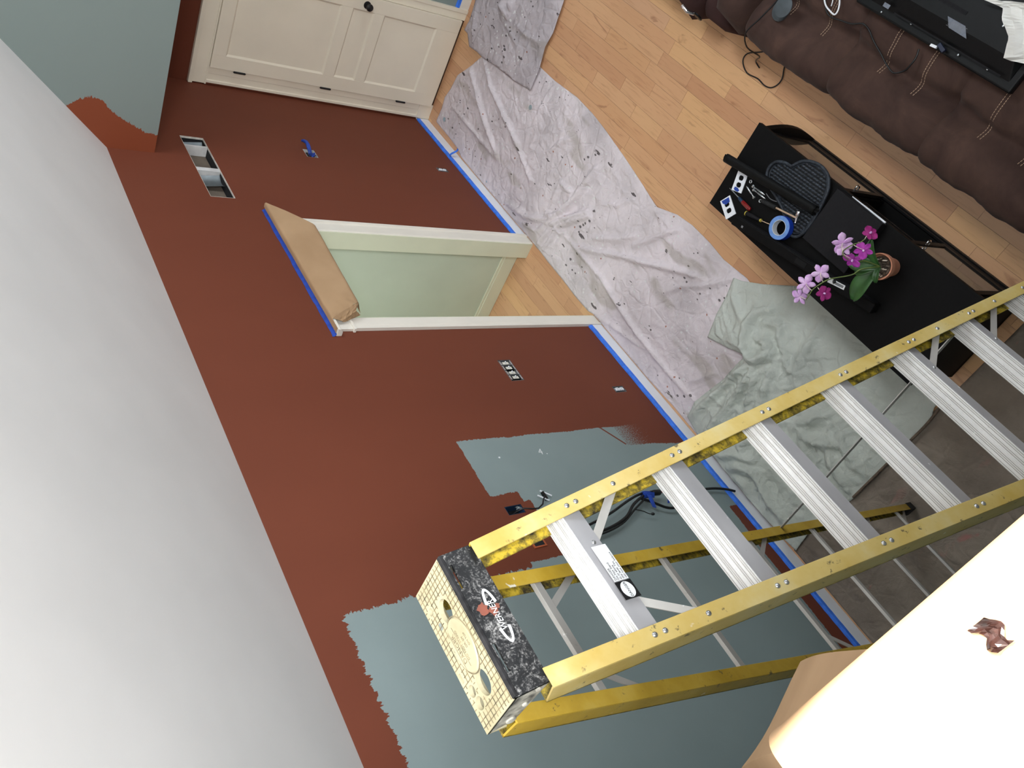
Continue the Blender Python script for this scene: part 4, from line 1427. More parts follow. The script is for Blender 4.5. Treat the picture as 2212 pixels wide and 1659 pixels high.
# ------------------------------------------------------------------ step ladder
def ladder():
    CX = -5.8276
    Y0, Z0 = -1.7835, 3.2237
    KY, KZ = -0.0848, -0.29277                 # one step down the front rails
    HW = lambda k: (0.3234 + 0.04455 * k) / 2
    root = thing('step_ladder', (CX, -1.75, 0.0), 'tall yellow fibreglass step ladder with aluminium steps and a scuffed black and cream top', 'ladder')
    nrm = Vector((0, -0.9605, 0.2782))          # outward from the climbing side
    back = -nrm

    def fp(k, s, lat=0.0, dep=0.0):
        """point on a front rail: s side, lat offset outwards, dep behind the front flange"""
        return Vector((CX + s * (HW(k) + lat), Y0 + KY * k, Z0 + KZ * k)) + back * dep

    def channel(parent_name, pts_fn, ka, kb, s, wf, dp, th=0.004, mats=('fg', 'fgd')):
        """C section: front flange, web, rear flange, running between stations ka and kb"""
        a, b = ka, kb
        rail = MB()
        # front flange
        rail.hexa([pts_fn(a, s, -wf / 2, 0), pts_fn(a, s, wf / 2, 0), pts_fn(a, s, wf / 2, th), pts_fn(a, s, -wf / 2, th),
                   pts_fn(b, s, -wf / 2, 0), pts_fn(b, s, wf / 2, 0), pts_fn(b, s, wf / 2, th), pts_fn(b, s, -wf / 2, th)])
        r = rail.build('front_rail' if pts_fn is fp else 'rear_rail', M[mats[0]], root, bevel=0.0012)
        web = MB()
        web.hexa([pts_fn(a, s, wf / 2 - th, th), pts_fn(a, s, wf / 2, th), pts_fn(a, s, wf / 2, dp), pts_fn(a, s, wf / 2 - th, dp),
                  pts_fn(b, s, wf / 2 - th, th), pts_fn(b, s, wf / 2, th), pts_fn(b, s, wf / 2, dp), pts_fn(b, s, wf / 2 - th, dp)])
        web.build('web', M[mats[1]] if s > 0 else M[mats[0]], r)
        fl = MB()
        fl.hexa([pts_fn(a, s, -wf / 2 + 0.004, dp - th), pts_fn(a, s, wf / 2, dp - th), pts_fn(a, s, wf / 2, dp), pts_fn(a, s, -wf / 2 + 0.004, dp),
                 pts_fn(b, s, -wf / 2 + 0.004, dp - th), pts_fn(b, s, wf / 2, dp - th), pts_fn(b, s, wf / 2, dp), pts_fn(b, s, -wf / 2 + 0.004, dp)])
        fl.build('rear_flange', M[mats[1]], r)
        return r

    rails = {s: channel('front_rail', fp, -0.80, 10.86, s, 0.040, 0.066) for s in (1, -1)}
    for s in (1, -1):
        mb = MB()
        p, q = fp(10.80, s, 0, 0), fp(11.0, s, 0, 0)
        mb.hexa([fp(10.78, s, -.024, -.004), fp(10.78, s, .024, -.004), fp(10.78, s, .024, .07), fp(10.78, s, -.024, .07),
                 Vector((fp(11, s, -.024).x, q.y - .01, 0.012)), Vector((fp(11, s, .024).x, q.y - .01, 0.012)), Vector((fp(11, s, .024).x, q.y + .07, 0.012)), Vector((fp(11, s, -.024).x, q.y + .07, 0.012))])
        mb.build('foot', M['rubber'], root, bevel=0.002)

    def rivet(p, n, parent, r=0.0062):
        mb = MB(); mb.lathe([(r, 0), (r * 0.95, 0.0012), (r * 0.7, 0.0026), (r * 0.25, 0.0034), (0.0002, 0.0036)], p, 12, n)
        mb.build('rivet', M['rivet'], parent, smooth=60)

    for k in range(0, 11):
        yk, zk = Y0 + KY * k, Z0 + KZ * k
        hw = HW(k) + 0.014
        top, bot, yf, dpt = zk + 0.028, zk - 0.024, yk + 0.016, 0.062
        # ribbed tread with a turned-down back lip
        prof = []
        n = 13
        for i in range(n):
            y_a = yf + dpt * i / n
            w = dpt / n
            rib = 0.0016
            prof += [(y_a + w * 0.12, top + rib), (y_a + w * 0.55, top + rib), (y_a + w * 0.70, top), (y_a + w * 1.0, top)]
        lower = [(yf + dpt, top - 0.016), (yf + dpt - 0.002, top - 0.016), (yf + dpt - 0.002, top - 0.003), (yf, top - 0.003)]
        mb = MB()
        mb.prism([(CX - hw, a, b) for a, b in prof + lower], (2 * hw, 0, 0))
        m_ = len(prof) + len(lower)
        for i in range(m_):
            # the faces sunk between the ribs are darkened in place of shade
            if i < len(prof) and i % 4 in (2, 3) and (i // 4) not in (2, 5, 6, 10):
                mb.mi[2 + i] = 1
        st = mb.build('step', [M['alu'], M['alug']], root)
        mb = MB()
        mb.box(CX - hw, CX + hw, yf - 0.0005, yf + 0.0025, bot, top)
        mb.box(CX - hw, CX + hw, yf, yf + 0.012, bot - 0.001, bot + 0.0015)
        sk = mb.build('skirt', M['alus'], st)
        for s in (1, -1):
            for d in (-0.012, 0.012):
                rivet(fp(k + d / 0.3048, s, 0, -0.0002), nrm, rails[s])
        # knee braces from the step to the rails
        if k in (0, 4, 5, 6, 7, 8, 9, 10):
            for s in (1, -1):
                off = 0.34 if k == 0 else -0.38
                ka = k + (0.38 if k == 0 else 0.42)
                a = fp(ka, s, -0.004, 0.010)
                b = Vector((CX + s * (HW(k) * 0.42 if k == 0 else HW(k) * 0.62), yf + 0.012, bot + 0.012))
                d = (a - b)
                mb = MB()
                side = d.cross(nrm)
                mb.obox((a + b) / 2, d, nrm, side, d.length / 2, 0.0012, 0.0095)
                mb.build('brace', M['alub'], root)
                rivet(fp(ka, s, 0.0, -0.0002), nrm, rails[s])
                rivet(Vector((b.x, yf - 0.0006, bot + 0.018)), (0, -1, 0), sk, 0.0055)
    # notices on the top step
    k = 0
    yk, zk = Y0, Z0
    yl = yk + 0.006 - 0.0012
    mb = MB(); mb.box(-5.862, -5.775, yl - 0.0003, yl + 0.0004, zk - 0.020, zk + 0.020); lab = mb.build('label', M['paperwhite'], root)
    mb = MB(); mb.box(-5.905, -5.864, yl - 0.0003, yl + 0.0004, zk - 0.022, zk + 0.022); lab2 = mb.build('label', M['black'], root)
    mb = MB(); mb.prism([(-5.8845 + 0.0185 * math.cos(a), yl - 0.0004, zk + 0.0165 * math.sin(a)) for a in [i * math.pi / 14 for i in range(28)]], (0, -0.0004, 0))
    mb.build('emblem', M['paperwhite'], lab2)
    text_mesh('print', 'DANGER', M['black'], lab2, (-5.8845, yl - 0.0011, zk), (1, 0, 0), (0, 0, 1), 0.0088, 0.0001)
    for i, s in enumerate(('DANGER', 'Do Not Stand', 'at or above', 'this level. You', 'can lose your balance')):
        text_mesh('print', s, M['black'], lab, (-5.860, yl - 0.0007, zk + 0.0145 - i * 0.0073), (1, 0, 0), (0, 0, 1), 0.0074, 0.0001, align='LEFT')

    # rear rails
    RA = Vector((0.140, -1.585, 3.47)); RB = Vector((0.366, -0.795, 0.02))
    rd = (RB - RA).normalized()
    rn_ = Vector((0, rd.z, -rd.y)).normalized()
    if rn_.y > 0: rn_ = -rn_

    def rp(t, s, lat=0.0, dep=0.0):
        p = RA.lerp(RB, t)
        return Vector((CX + s * (p.x + lat), p.y, p.z)) - rn_ * dep
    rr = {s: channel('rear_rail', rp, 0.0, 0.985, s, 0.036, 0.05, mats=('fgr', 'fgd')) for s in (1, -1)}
    for s in (1, -1):
        mb = MB(); mb.hexa([rp(.975, s, -.021, -.003), rp(.975, s, .021, -.003), rp(.975, s, .021, .054), rp(.975, s, -.021, .054), rp(1.0, s, -.021, -.003), rp(1.0, s, .021, -.003), rp(1.0, s, .021, .054), rp(1.0, s, -.021, .054)])
        mb.build('foot', M['rubber'], root)
    # horizontal rear bars
    for i in range(6):
        t = 0.083 + i * 0.1655
        a, b = rp(t, 1, 0.010, 0.012), rp(t, -1, 0.010, 0.012)
        mb = MB(); mb.obox((a + b) / 2, (1, 0, 0), rd.cross(Vector((1, 0, 0))), rd, (a - b).length / 2, 0.006, 0.0125)
        bar = mb.build('rear_bar', M['alub'], root, bevel=0.001)
        if i in (0, 2, 4, 5):
            for s in (1, -1):
                p, q = rp(t + 0.045, s, -0.004, 0.016), rp(t, s, -0.085, 0.016)
                mb = MB(); d = p - q; mb.obox((p + q) / 2, d, rn_, d.cross(rn_), d.length / 2, 0.0012, 0.009); mb.build('rear_brace', M['alub'], root)
    # spreaders
    for s in (1, -1):
        a, b = fp(5.2, s, 0.012, 0.05), rp(0.5, s, 0.010, 0.0)
        d = a - b
        mb = MB(); mb.obox((a + b) / 2, d, (1, 0, 0), d.cross(Vector((1, 0, 0))), d.length / 2, 0.0015, 0.010); mb.build('spreader', M['alub'], root)

    # ---- top cap
    cap_top(root)


def cap_top(root):
    x0, x1 = -5.975, -5.663
    yb, yf = -1.553, -1.687           # back and front edges of the top plate
    zt = 3.520
    th = 0.006
    holes = [(-5.748, -1.622, 0.026, 0.021), (-5.905, -1.622, 0.026, 0.021), (-5.718, -1.575, 0.008, 0.008), (-5.897, -1.575, 0.012, 0.012), (-5.925, -1.580, 0.013, 0.013)]
    # plate with real holes
    outer = [(x0, yb), (x1, yb), (x1, yf), (x0, yf)]
    pts, edges = [], []

    def loop(l):
        k = len(pts)
        pts.extend(Vector(p) for p in l)
        edges.extend((k + i, k + (i + 1) % len(l)) for i in range(len(l)))
    res = []
    for i in range(4):
        a, b = outer[i], outer[(i + 1) % 4]
        for j in range(8):
            res.append((a[0] + (b[0] - a[0]) * j / 8, a[1] + (b[1] - a[1]) * j / 8))
    loop(res)
    rings = []
    for hx, hy, ra, rb in holes:
        ring = [(hx + ra * math.cos(a), hy + rb * math.sin(a)) for a in [i * math.pi / 12 for i in range(24)]]
        rings.append(ring)
        loop(ring)
    notch = [(-5.872, -1.566), (-5.852, -1.566), (-5.852, -1.5585), (-5.872, -1.5585)]
    rings.append(notch)
    loop(notch)
    vs, es, fs, *_ = delaunay_2d_cdt(pts, edges, [], 1, 1e-7)
    good = []
    hole_polys = rings
    for f in fs:
        c = sum((vs[i] for i in f), Vector((0, 0))) / len(f)
        if not any(in_poly(np.array([c.x]), np.array([c.y]), h)[0] for h in hole_polys):
            good.append(f)
    mb = MB()
    mb.add([(v.x, v.y, zt) for v in vs], good)
    mb.add([(v.x, v.y, zt - th) for v in vs], [tuple(reversed(f)) for f in good])
    for ring in rings + [res]:
        n = len(ring)
        mb.add([(a, b, zt) for a, b in ring] + [(a, b, zt - 0.010 if ring is not res else zt - th) for a, b in ring],
               [(i, (i + 1) % n, n + (i + 1) % n, n + i) for i in range(n)])
    top = mb.build('top_plate', M['captop'], root)
    top['label'] = 'cream moulded top plate with round tool holes'
    # raised grid on the plate
    gr = MB()
    for i in range(1, 26):
        x = x0 + (x1 - x0) * i / 26
        gr.box(x - 0.0007, x + 0.0007, yb - 0.002, yf + 0.004, zt, zt + 0.0011)
    for j in range(1, 11):
        y = yb + (yf - yb) * j / 11
        gr.box(x0 + 0.004, x1 - 0.004, y - 0.0007, y + 0.0007, zt, zt + 0.0010)
    # keep the ribs clear of the holes and of the oval badge
    keep_v, keep_f = [], []
    for b in range(0, len(gr.v), 8):
        v = gr.v[b:b + 8]
        xs, ys_ = [p[0] for p in v], [p[1] for p in v]
        xa, xb, ya, yc = min(xs), max(xs), min(ys_), max(ys_)
        along_x = (xb - xa) > (yc - ya)
        L = (xb - xa) if along_x else (yc - ya)
        m = int(L / 0.006)
        for q in range(m):
            if along_x: c = (xa + (q + .5) / m * L, (ya + yc) / 2)
            else: c = ((xa + xb) / 2, ya + (q + .5) / m * L)
            if ((c[0] + 5.824) / 0.062) ** 2 + ((c[1] + 1.622) / 0.040) ** 2 < 1: continue
            if any(((c[0] - hx) / (ra + .005)) ** 2 + ((c[1] - hy) / (rb + .005)) ** 2 < 1 for hx, hy, ra, rb in holes): continue
            if -5.878 < c[0] < -5.846 and c[1] > -1.572: continue
            h = L / m / 2
            k = len(keep_v)
            if along_x: bx = (c[0] - h, c[0] + h, ya, yc)
            else: bx = (xa, xb, c[1] - h, c[1] + h)
            keep_v += [(bx[0], bx[2], zt - .0002), (bx[1], bx[2], zt - .0002), (bx[1], bx[3], zt - .0002), (bx[0], bx[3], zt - .0002), (bx[0], bx[2], zt + .001), (bx[1], bx[2], zt + .001), (bx[1], bx[3], zt + .001), (bx[0], bx[3], zt + .001)]
            keep_f += [(k + 4, k + 5, k + 6, k + 7), (k, k + 1, k + 5, k + 4), (k + 1, k + 2, k + 6, k + 5), (k + 2, k + 3, k + 7, k + 6), (k + 3, k, k + 4, k + 7)]
    mb = MB(); mb.add(keep_v, keep_f); mb.build('tread_grid', M['capgrid'], top)
    # oval warning badge
    mb = MB()
    ov = lambda s, z: [(-5.824 + 0.058 * s * math.cos(a), -1.622 + 0.0365 * s * math.sin(a), z) for a in [i * math.pi / 18 for i in range(36)]]
    a, b = ov(1, zt - 0.0002), ov(0.95, zt + 0.0035)
    mb.add(a + b, [(i, (i + 1) % 36, 36 + (i + 1) % 36, 36 + i) for i in range(36)] + [tuple(range(36, 72))])
    badge = mb.build('oval_badge', M['captop'], top, smooth=30)
    mb = MB(); mb.tube([(q[0], q[1], zt + 0.0006) for q in ov(1.03, 0)], 0.0011, 6, closed=True); mb.build('badge_rim', M['capgrid'], badge)
    for s, yy, sz in (('DANGER', -1.608, 0.0155), ('DO NOT STAND', -1.6225, 0.0085), ('OR SIT', -1.634, 0.0085), ('ON TOP', -1.645, 0.0075)):
        text_mesh('raised_lettering', s, M['capgrid'], badge, (-5.824, yy, zt + 0.0036), (1, 0, 0), (0, 1, 0), sz, 0.0004)
    for yy in (-1.617, -1.599):
        mb = MB(); mb.box(-5.866, -5.782, yy - 0.0004, yy + 0.0004, zt + 0.0034, zt + 0.0041); mb.build('badge_line', M['capgrid'], badge)
    # front apron with two slots, slightly sloped
    yfb, zb = -1.706, 3.448
    slots = [(-5.745, -5.690), (-5.928, -5.868)]
    mb = MB()
    zs1, zs2 = zt - 0.016, zt - 0.010

    def yy(z): return yf + (yfb - yf) * (zt - z) / (zt - zb)

    def fr(xa, xb, za, zb_):
        mb.hexa([(xa, yy(zb_), zb_), (xb, yy(zb_), zb_), (xb, yy(zb_) + 0.006, zb_), (xa, yy(zb_) + 0.006, zb_), (xa, yy(za), za), (xb, yy(za), za), (xb, yy(za) + 0.006, za), (xa, yy(za) + 0.006, za)])
    xs_ = [x0, slots[1][0], slots[1][1], slots[0][0], slots[0][1], x1]
    fr(x0, x1, zt, zs2)
    fr(x0, x1, zs1, zb)
    for a, b in ((xs_[0], xs_[1]), (xs_[2], xs_[3]), (xs_[4], xs_[5])):
        fr(a, b, zs2, zs1)
    ap = mb.build('front_apron', M['capfront'], root)
    ap['label'] = 'scuffed black front apron with two slots'
    mb = MB(); mb.box(x0 + 0.001, x1 - 0.001, yf - 0.003, yf + 0.008, zt - 0.007, zt + 0.0025); mb.build('black_rim', M['capblack'], root, bevel=0.002)
    upv = Vector((0, yf - yfb, zt - zb)).normalized()
    # long oval emblem outline with lettering, on the apron
    zc_ = 3.474
    off = lambda z: yy(z) - 0.0006
    ring = []
    for i in range(40):
        a = i * 2 * math.pi / 40
        ex, ez = 0.060 * math.cos(a), 0.0135 * math.sin(a)
        if abs(ex) > 0.026:
            ring.append((ex, ez))
    for sgn in (1, -1):
        half = [(x, z) for x, z in ring if x * sgn > 0]
        half.sort(key=lambda p: math.atan2(p[1], p[0] * sgn))
        inner = [(x * 0.90, z * 0.55) for x, z in half]
        mb = MB()
        n = len(half)
        mb.add([(-5.822 + x, off(zc_ + z) - .0004, zc_ + z) for x, z in half] + [(-5.822 + x, off(zc_ + z) - .0004, zc_ + z) for x, z in inner],
               [(i, i + 1, n + i + 1, n + i) for i in range(n - 1)])
        mb.build('emblem', M['paperwhite'], ap)
    text_mesh('lettering', 'WERNER', M['paperwhite'], ap, (-5.822, off(zc_) - 0.0008, zc_), (1, 0, 0), upv, 0.0165, 0.0003, shear=0.2)
    mb = MB()
    pr = random.Random(3)
    for c in ((-5.800, 3.494, .014), (-5.812, 3.478, .010), (-5.806, 3.466, .006)):
        p = [(c[0] + c[2] * pr.uniform(.6, 1.2) * math.cos(a), c[1] + c[2] * pr.uniform(.5, 1.0) * math.sin(a)) for a in [i * math.pi / 7 for i in range(14)]]
        mb.add([(x, off(z) - .0011, z) for x, z in p], [tuple(range(14))])
    mb.build('paint_smear', M['wallred'], ap)
    # side and back aprons
    for xa, xb in ((x0, x0 + 0.006), (x1 - 0.006, x1)):
        mb = MB()
        mb.hexa([(xa, yfb, zb), (xb, yfb, zb), (xb, -1.575, 3.465), (xa, -1.575, 3.465), (xa, yf, zt - .001), (xb, yf, zt - .001), (xb, yb, zt - .001), (xa, yb, zt - .001)])
        sd = mb.build('side_apron', M['capside'], root, bevel=0.001)
        if xa == x0:
            for py, pz, r in ((-1.585, 3.480, .011), (-1.640, 3.475, .006), (-1.690, 3.470, .006)):
                mb = MB(); mb.lathe([(r, 0), (r, .003), (r * .5, .005), (.0003, .0052)], (x0, py, pz), 14, (-1, 0, 0)); mb.build('bolt', M['capside'], sd, smooth=50)
    mb = MB(); mb.box(x0, x1, yb - 0.005, yb, 3.475, zt - .001); mb.build('back_apron', M['captop'], root)


M['capgrid'] = simple('cap_grid_dark', (128, 116, 90), 0.7, vary=0.3, scale=60)  # darker tone than the plate, for grid, rim and lettering
M['capblack'] = simple('cap_black_rim', (34, 33, 34), 0.5, vary=0.5, scale=70)
M['capside'] = simple('cap_scuffed_side', (140, 136, 126), 0.6, vary=0.45, scale=40)
M['wallred'] = simple('terracotta_smear', (128, 72, 56), 0.6)
ladder()

# ------------------------------------------------------------------ black TV stand
SX0, SX1, SY0, SY1, SZ = -5.172, -3.638, -1.951, -1.440, 0.50


def tv_stand():
    t = thing('tv_stand', (-4.40, -1.70, 0), 'long black TV stand with glass doors, its top strewn with tools', 'TV stand')
    mb = MB(); mb.box(SX0, SX1, SY0, SY1, SZ - 0.028, SZ); mb.build('top', M['blackwood'], t, bevel=0.002)
    mb = MB(); mb.box(SX0 + 0.02, SX1 - 0.02, SY1 - 0.02, SY1 - 0.008, 0.05, SZ - 0.028); mb.build('back_panel', M['blackwood'], t)
    for xa in (SX0 + 0.015, SX1 - 0.04, -4.29, -4.70):
        mb = MB(); mb.box(xa, xa + 0.022, SY0 + 0.035, SY1 - 0.02, 0.05, SZ - 0.028); mb.build('side_panel', M['blackwood'], t)
    mb = MB(); mb.box(SX0 + 0.015, SX1 - 0.018, SY0 + 0.03, SY1 - 0.01, 0.04, 0.062); mb.build('bottom_panel', M['blackwood'], t)
    mb = MB(); mb.box(-4.678, -4.29, SY0 + 0.04, SY1 - 0.02, 0.27, 0.285); mb.build('shelf', M['blackwood'], t)
    # curved corner feet
    for sgn, xc in ((1, SX1 - 0.025), (-1, SX0 + 0.025)):
        mb = MB()
        prof_o, prof_i = [], []
        for i in range(11):
            u = i / 10
            z = 0.47 * u
            bow = 0.045 * math.sin(u * math.pi) + 0.0
            prof_o.append((xc + 0.010, SY0 + 0.010 - bow * 0.9 + 0.0, z))
            prof_i.append((xc + 0.010, SY0 + 0.050 - bow * 0.55, z))
        mb.prism(prof_o + prof_i[::-1], (-0.04 * 1, 0, 0))
        mb.build('curved_leg', M['blackwood'], t, bevel=0.002)
    # base rails
    mb = MB(); mb.box(SX0 + 0.05, SX1 - 0.06, SY0 + 0.006, SY0 + 0.028, 0.012, 0.045); mb.build('base_rail', M['blackwood'], t, bevel=0.002)
    mb = MB(); mb.box(SX0 + 0.05, SX1 - 0.06, SY0 + 0.012, SY0 + 0.024, 0.058, 0.075); mb.build('base_rail', M['blackwood'], t, bevel=0.002)
    # glass doors in dark frames
    for xa, xb, hx in ((-4.275, -3.70, -4.245), (-5.11, -4.695, -4.725)):
        mb = MB()
        yf0, yf1 = SY0 + 0.012, SY0 + 0.030
        mb.box(xa, xb, yf0, yf1, 0.080, 0.118).box(xa, xb, yf0, yf1, 0.440, 0.470).box(xa, xa + 0.03, yf0, yf1, 0.118, 0.44).box(xb - 0.03, xb, yf0, yf1, 0.118, 0.44)
        d = mb.build('door', M['blackwood'], t, bevel=0.0015)
        mb = MB(); mb.box(xa + 0.028, xb - 0.028, yf0 + 0.006, yf0 + 0.011, 0.112, 0.445); mb.build('glass_pane', M['glass'], d)
        mb = MB(); mb.tube(smooth_path([(hx, yf0, 0.30), (hx, yf0 - 0.02, 0.302), (hx, yf0 - 0.022, 0.325), (hx, yf0, 0.328)], 3), 0.0045, 8); mb.build('handle', M['chrome'], d, smooth=50)
    mb = MB(); mb.box(SX0 + 0.04, SX0 + 0.36, SY0 + 0.10, SY0 + 0.35, 0.064, 0.20)
    o = mb.build('printed_carton', M['paperwhite'])
    tag(o, 'pale printed carton behind the right glass door of the TV stand', 'box')
    mb = MB()
    pr = random.Random(5)
    for i in range(4):
        for j in range(3):
            x, y = SX0 + 0.07 + i * 0.075, SY0 + 0.13 + j * 0.07
            w = pr.uniform(.008, .016)
            mb.box(x, x + w, y, y + w, 0.2002, 0.2008)
    q = mb.build('print', M['lath'], o)


tv_stand()

ZT = SZ + 0.0006

# black roll of sheet lying across the stand
mb = MB()
a, b = Vector((-3.615, -1.712, ZT + 0.052)), Vector((-4.262, -1.802, ZT + 0.060))
d = (b - a).normalized()
side = Vector((-d.y, d.x, 0))
rows = []
for i in range(25):
    u = i / 24
    c = a.lerp(b, u)
    row = []
    for k in range(41):
        an = k / 40 * (2 * math.pi * 1.35) + 0.9
        r = 0.0265 - 0.005 * k / 40 + 0.0015 * noise.noise(Vector((u * 4, k * 0.2, 1)))
        if k < 4: r += 0.006 * (1 - k / 4)
        lim = 0.010 * noise.noise(Vector((k * 0.35, 7, 0))) if i in (0, 24) else 0
        row.append(c + d * lim + side * (r * math.cos(an)) + Vector((0, 0, r * math.sin(an))))
    rows.append(row)
mb.grid(rows)
tag(mb.build('rolled_sheet', M['blackpaper'], smooth=60, solid=0.001), 'roll of matte black sheet lying across the TV stand', 'roll')

# heart shaped wicker tray
def heart():
    t = thing('wicker_tray', (-4.08, -1.80, ZT), 'dark heart-shaped wicker tray lying under the black roll', 'tray')
    ctl = [(-3.975, -1.885), (-4.000, -1.925), (-4.045, -1.958), (-4.115, -1.974), (-4.180, -1.960), (-4.225, -1.912), (-4.246, -1.840), (-4.258, -1.760), (-4.260, -1.690),
           (-4.243, -1.635), (-4.205, -1.615), (-4.140, -1.645), (-4.070, -1.690), (-4.000, -1.715), (-3.930, -1.735), (-3.880, -1.765), (-3.862, -1.805), (-3.875, -1.848), (-3.920, -1.875)]
    loop = smooth_path([(x, y, 0) for x, y in ctl + ctl[:1]], 4)[:-1]
    C = Vector((-4.085, -1.800))

    def hp(a, s=1.0):
        p = loop[int(a / (2 * math.pi) * len(loop)) % len(loop)]
        return C + (Vector((p.x, p.y)) - C) * s
    poly = [hp(i / 76 * 2 * math.pi + 1e-4) for i in range(76)]
    pl = [(p.x, p.y) for p in poly]
    mb = MB(); mb.prism([(p.x, p.y, ZT) for p in poly], (0, 0, 0.007)); mb.build('base', M['rubber'], t)
    mb = MB(); mb.tube([(p.x, p.y, ZT + 0.020) for p in poly], 0.0085, 8, closed=True); mb.build('rim', M['wicker'], t, smooth=60)
    mb = MB(); mb.tube([(hp(i / 76 * 2 * math.pi + 1e-4, .93).x, hp(i / 76 * 2 * math.pi + 1e-4, .93).y, ZT + 0.014) for i in range(76)], 0.005, 6, closed=True); mb.build('inner_rim', M['wicker'], t, smooth=60)
    # woven strands across, each bobbing over hidden ribs
    for k in range(-10, 11):
        off = k * 0.0175
        seq = []
        for j in range(-50, 51):
            p = C + Vector((1, 0)) * (j * 0.0045) + Vector((0, 1)) * (off + 0.0002 * j)
            if in_poly(np.array([p.x]), np.array([p.y]), [(q.x, q.y) for q in [hp(i / 48 * 2 * math.pi, .92) for i in range(48)]])[0]:
                seq.append((p.x, p.y, ZT + 0.0125 + 0.0035 * math.sin(j * 1.35 + (k % 2) * math.pi)))
            elif len(seq) > 3:
                break
            else:
                seq = []
        if len(seq) > 3:
            mb = MB(); mb.tube(seq, 0.0060, 6); mb.build('strand', M['wicker'], t, smooth=60)


heart()


def cover_plate(corners, label, tape_pts):
    c = [Vector((x, y, 0)) for x, y in corners]
    o = (c[0] + c[1] + c[2] + c[3]) / 4
    ux = ((c[1] - c[0]) + (c[2] - c[3])).normalized()
    uy = Vector((-ux.y, ux.x, 0))
    if uy.dot(c[3] - c[0]) < 0: uy = -uy
    w, h = 0.035, 0.057
    if (c[1] - c[0]).length > (c[3] - c[0]).length:
        ux, uy = uy, ux
    t = thing('cover_plate', (o.x, o.y, ZT), label, 'cover plate')
    pts, edges = [], []

    def loop(l):
        k = len(pts); pts.extend(Vector(p) for p in l); edges.extend((k + i, k + (i + 1) % len(l)) for i in range(len(l)))
    outer = [(-w, -h), (w, -h), (w, h), (-w, h)]
    loop(outer)
    rings = []
    for dy in (-0.0195, 0.0195):
        r = [(0.0168 * math.cos(a), dy + 0.0168 * max(-.80, min(.80, math.sin(a)))) for a in [i * math.pi / 10 for i in range(20)]]
        rings.append(r); loop(r)
    vs, es, fs, *_ = delaunay_2d_cdt(pts, edges, [], 1, 1e-7)
    good = [f for f in fs if not any(in_poly(np.array([sum(vs[i].x for i in f) / len(f)]), np.array([sum(vs[i].y for i in f) / len(f)]), r)[0] for r in rings)]
    W = lambda x, y, z: (o.x + ux.x * x + uy.x * y, o.y + ux.y * x + uy.y * y, z)
    mb = MB()
    mb.add([W(v.x, v.y, ZT + 0.005) for v in vs], good)
    mb.add([W(v.x, v.y, ZT) for v in vs], [tuple(reversed(f)) for f in good])
    for r in rings + [outer]:
        n = len(r)
        mb.add([W(a, b, ZT) for a, b in r] + [W(a, b, ZT + .005) for a, b in r], [(i, (i + 1) % n, n + (i + 1) % n, n + i) for i in range(n)])
    mb.build('plate', M['plate'], t)
    mb = MB(); mb.prism([W(a, b, ZT + 0.0052) for a, b in tape_pts], (0, 0, 0.0008)); mb.build('tape_scrap', M['tape_dark'], t)


cover_plate([(-3.679, -1.688), (-3.758, -1.697), (-3.796, -1.617), (-3.729, -1.585)], 'white socket cover plate with a bit of blue tape, next to the black roll', [(-0.018, 0.034), (0.004, 0.036), (0.018, 0.046), (0.010, 0.056), (-0.012, 0.054), (-0.022, 0.046)])
cover_plate([(-3.734, -1.555), (-3.836, -1.497), (-3.8, -1.436), (-3.695, -1.49)], 'white socket cover plate with a wide blue tape patch at the corner of the stand', [(0.026, -0.052), (-0.026, -0.050), (-0.024, -0.024), (0.004, -0.020), (0.022, -0.034)])


# screwdrivers, hammer, bolts
def lathe_tool(t, name, mat, a, b, prof, n=12):
    a, b = Vector(a), Vector(b)
    mb = MB(); L = (b - a).length
    mb.lathe([(r, h * L) for r, h in prof], a, n, b - a)
    return mb.build(name, M[mat], t, smooth=45)


zs = ZT + 0.013
t = thing('screwdriver', (-3.81, -1.58, ZT), 'screwdriver with a clear red handle and dark blue collar', 'screwdriver')
lathe_tool(t, 'shaft', 'steel', (-3.707, -1.583, ZT + 0.006), (-3.80, -1.579, zs), [(0.0012, 0), (0.0028, .06), (0.0028, 1)])
lathe_tool(t, 'collar', 'blueplastic', (-3.797, -1.579, zs), (-3.832, -1.575, zs), [(0.006, 0), (0.009, .2), (0.010, .8), (0.0105, 1)])
lathe_tool(t, 'handle', 'redplastic', (-3.832, -1.575, zs), (-3.905, -1.570, zs), [(0.0105, 0), (0.0125, .15), (0.0125, .8), (0.010, .95), (0.004, 1)], 6)
t = thing('screwdriver', (-3.98, -1.56, ZT), 'screwdriver with a black handle banded in yellow', 'screwdriver')
lathe_tool(t, 'handle', 'charcoal', (-3.893, -1.541, ZT + .0135), (-3.993, -1.564, ZT + .0135), [(0.010, 0), (0.013, .06), (0.0125, .5), (0.0085, .95), (0.007, 1)])
lathe_tool(t, 'ring', 'yellow', (-3.8925, -1.541, ZT + .0135), (-3.897, -1.542, ZT + .0135), [(0.0135, 0), (0.0138, 1)])
lathe_tool(t, 'ring', 'yellow', (-3.993, -1.564, ZT + .0135), (-4.001, -1.566, ZT + .0135), [(0.009, 0), (0.009, 1)])
lathe_tool(t, 'shaft', 'brass', (-4.001, -1.566, ZT + .0135), (-4.072, -1.585, ZT + .008), [(0.0024, 0), (0.0024, .92), (0.001, 1)])
t = thing('hammer', (-4.08, -1.69, ZT), 'small hammer with pale shaft, chrome head and black ribbed grip', 'hammer')
A, B_, C_ = Vector((-3.938, -1.650, ZT + .018)), Vector((-4.052, -1.679, ZT + .044)), Vector((-4.196, -1.712, ZT + .056))
